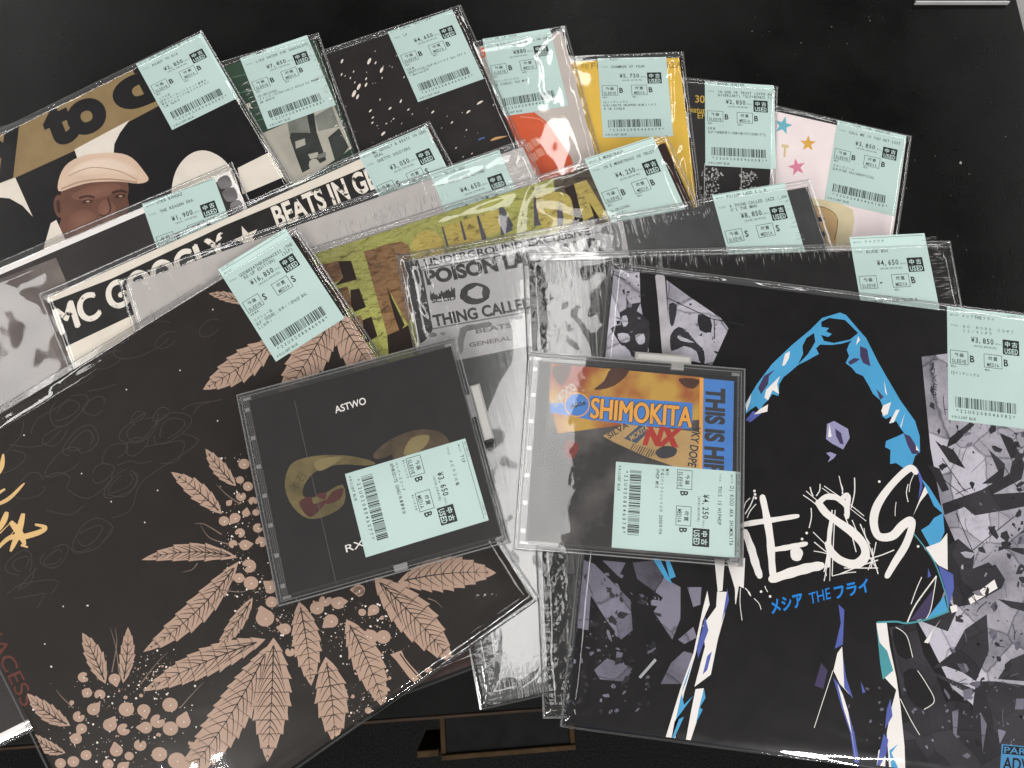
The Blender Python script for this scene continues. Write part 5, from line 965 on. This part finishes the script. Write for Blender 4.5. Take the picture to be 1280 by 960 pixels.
# ---- CD with orange lettering
s = cd_case('N', [(663, 439), (931.6, 460.6), (930, 709), (641, 685.6)], 11.5, 'smoky locking box holding a CD cover with bold orange and blue lettering', RIMGREY)
zd = lambda P: z(630, 420, 3.2, P)
s.rect = (-s.W / 2 + 4, s.W / 2 - 4, -s.H / 2 + 4, s.H / 2 - 4)
s.poly(zd([(185, 108), (920, 180), (912, 900), (135, 835)]), ink('booklet_grey', (0.14, 0.125, 0.12), 0.45, col2=(0.022, 0.02, 0.02), scale=30, detail=10, lo=0.40, hi=0.72), 'booklet', 1)
FIRE = ink('fire_print', (0.46, 0.27, 0.05), 0.45, col2=(0.26, 0.045, 0.018), scale=24, detail=4, lo=0.44, hi=0.6); FIRED = ink('fire_shadow', (0.07, 0.025, 0.015), 0.45, 0.4, scale=60)
s.poly(zd([(190, 110), (790, 165), (785, 335), (520, 350), (215, 390), (180, 250)]), FIRE, 'flame_print', 2)
for P in ([(430, 130), (500, 140), (440, 200), (360, 215), (400, 180)], [(700, 170), (780, 175), (760, 210), (720, 200)], [(190, 130), (270, 120), (230, 200)], [(640, 300), (700, 290), (690, 330)]): s.poly(zd(P), FIRED, 'flame_print', 3, 3)
s.ell(zd([(268, 455)])[0], 9, 13, .3, ink('dim_red_print', (0.17, 0.03, 0.02)), 'flame_print', 3, 12, .2)
BL2 = ink('cobalt_print', (0.055, 0.19, 0.52), 0.42); OR2 = ink('orange_print', (0.72, 0.33, 0.06), 0.42); SHD = ink('letter_dark', (0.035, 0.035, 0.04), 0.42)
s.poly(zd([(797, 170), (920, 181), (912, 620), (792, 600)]), BL2, 'side_band_print', 4); s.poly(zd([(783, 166), (798, 168), (792, 620), (778, 620)]), OR2, 'side_band_print', 4)
s.text('THIS IS HIPHOP', zd([(812, 205)])[0], zd([(800, 700)])[0], (22, 2), SHD, 'band_lettering', 6, bold=0.05)
s.poly(zd([(185, 270), (340, 255), (345, 238), (755, 268), (752, 372), (560, 360), (345, 335), (185, 305)]), BL2, 'title_backing', 5)
s.ell(zd([(292, 275)])[0], 16, 15.5, 0, OR2, 'round_badge', 5, 24); s.ell(zd([(292, 275)])[0], 14.6, 14, 0, BL2, 'round_badge', 6, 24); s.text('aka', zd([(265, 292)])[0], zd([(328, 272)])[0], (-1, -6), SHD, 'round_badge', 7, bold=0.03)
s.text('SHIMOKITA', zd([(345, 328)])[0], zd([(750, 366)])[0], (2, -25), SHD, 'title_lettering', 6); [s.text('SHIMOKITA', zd([(346 + dx, 327 + dy)])[0], zd([(749 + dx, 365 + dy)])[0], (2, -25), SHD, 'title_lettering', 6) for dx, dy in ((6, 0), (-6, 0), (0, 5), (0, -5), (5, 4), (-5, -4))]; s.text('SHIMOKITA', zd([(346, 327)])[0], zd([(749, 365)])[0], (2, -25), OR2, 'title_lettering', 8); [s.text('SHIMOKITA', zd([(346 + dx, 327 + dy)])[0], zd([(749 + dx, 365 + dy)])[0], (2, -25), OR2, 'title_lettering', 8) for dx, dy in ((3, 0), (-3, 0), (0, 2), (0, -2))]
s.text('KOCO', zd([(228, 256)])[0], zd([(290, 212)])[0], (-5, -8), ink('silver_letter', (0.45, 0.44, 0.42)), 'small_lettering', 7, bold=0.02); s.text('DJ', zd([(206, 285)])[0], zd([(232, 262)])[0], (-5, -7), ink('silver_letter', (0, 0, 0)), 'small_lettering', 7)
PLK = ink('plank_print', (0.46, 0.29, 0.12), 0.45, 0.25, scale=30)
s.poly(zd([(395, 400), (480, 352), (560, 362), (790, 385), (790, 560), (560, 480), (440, 425)]), PLK, 'plank_print', 3); s.poly(zd([(480, 410), (550, 350), (600, 362), (530, 430)]), ink('plank_band', (0.05, 0.07, 0.10)), 'plank_print', 4)
s.text('MOKITA', zd([(510, 420)])[0], zd([(580, 372)])[0], (-3, -6), PLK, 'plank_lettering', 6, bold=.02); s.text('SILVA', zd([(420, 412)])[0], zd([(500, 362)])[0], (-3, -6), SHD, 'plank_lettering', 6, bold=.02); s.text('NX', zd([(555, 430)])[0], zd([(700, 440)])[0], (6, -21), ink('plank_red', (0.36, 0.03, 0.02)), 'plank_lettering', 5, bold=.07); s.text('VKY DOPE', zd([(755, 360)])[0], zd([(735, 520)])[0], (10, 2), SHD, 'plank_lettering', 6, bold=.02)
s.poly(zd([(605, 465), (640, 440), (690, 450), (680, 480), (630, 490)]), SHD, 'plank_print', 6, 3)
for k in range(14): s.stroke(zd([(480 + 12 * k, 500 - 2 * k), (520 + 9 * k, 430 + 3 * k)]), random.choice((0.6, 1.2)), SHD, 'plank_print', 4, 1)
s.poly(zd([(120, 112), (186, 108), (136, 835), (55, 815)]), ink('spine_dark', (0.03, 0.03, 0.03), 0.35), 'spine_card', 2)
s.finish(s.cover)
price_tag(s, s.root, (925, 590), (923.5, 701), 1, 'DJ KOCO AKA SHIMOKITA', 'THIS IS HIPHOP', '4,250', 'B', 'B', ['MIX', '廃盤/バックインレイよれ 2000年代H', 'IPHOP MIX'], CODE + '78', base=0.3)
w2, h2 = s.W / 2, s.H / 2
lk = s.bx('lock_tab', [(-1, 38, h2 + 0.3, h2 + 6.5, 3.5, 10.8)], GREYP, s.root, 1.6); s.bx('lock_post', [(24, 33, h2 - 4, h2 + 0.4, 5, 9.5)], GREYP, lk, 0.5)
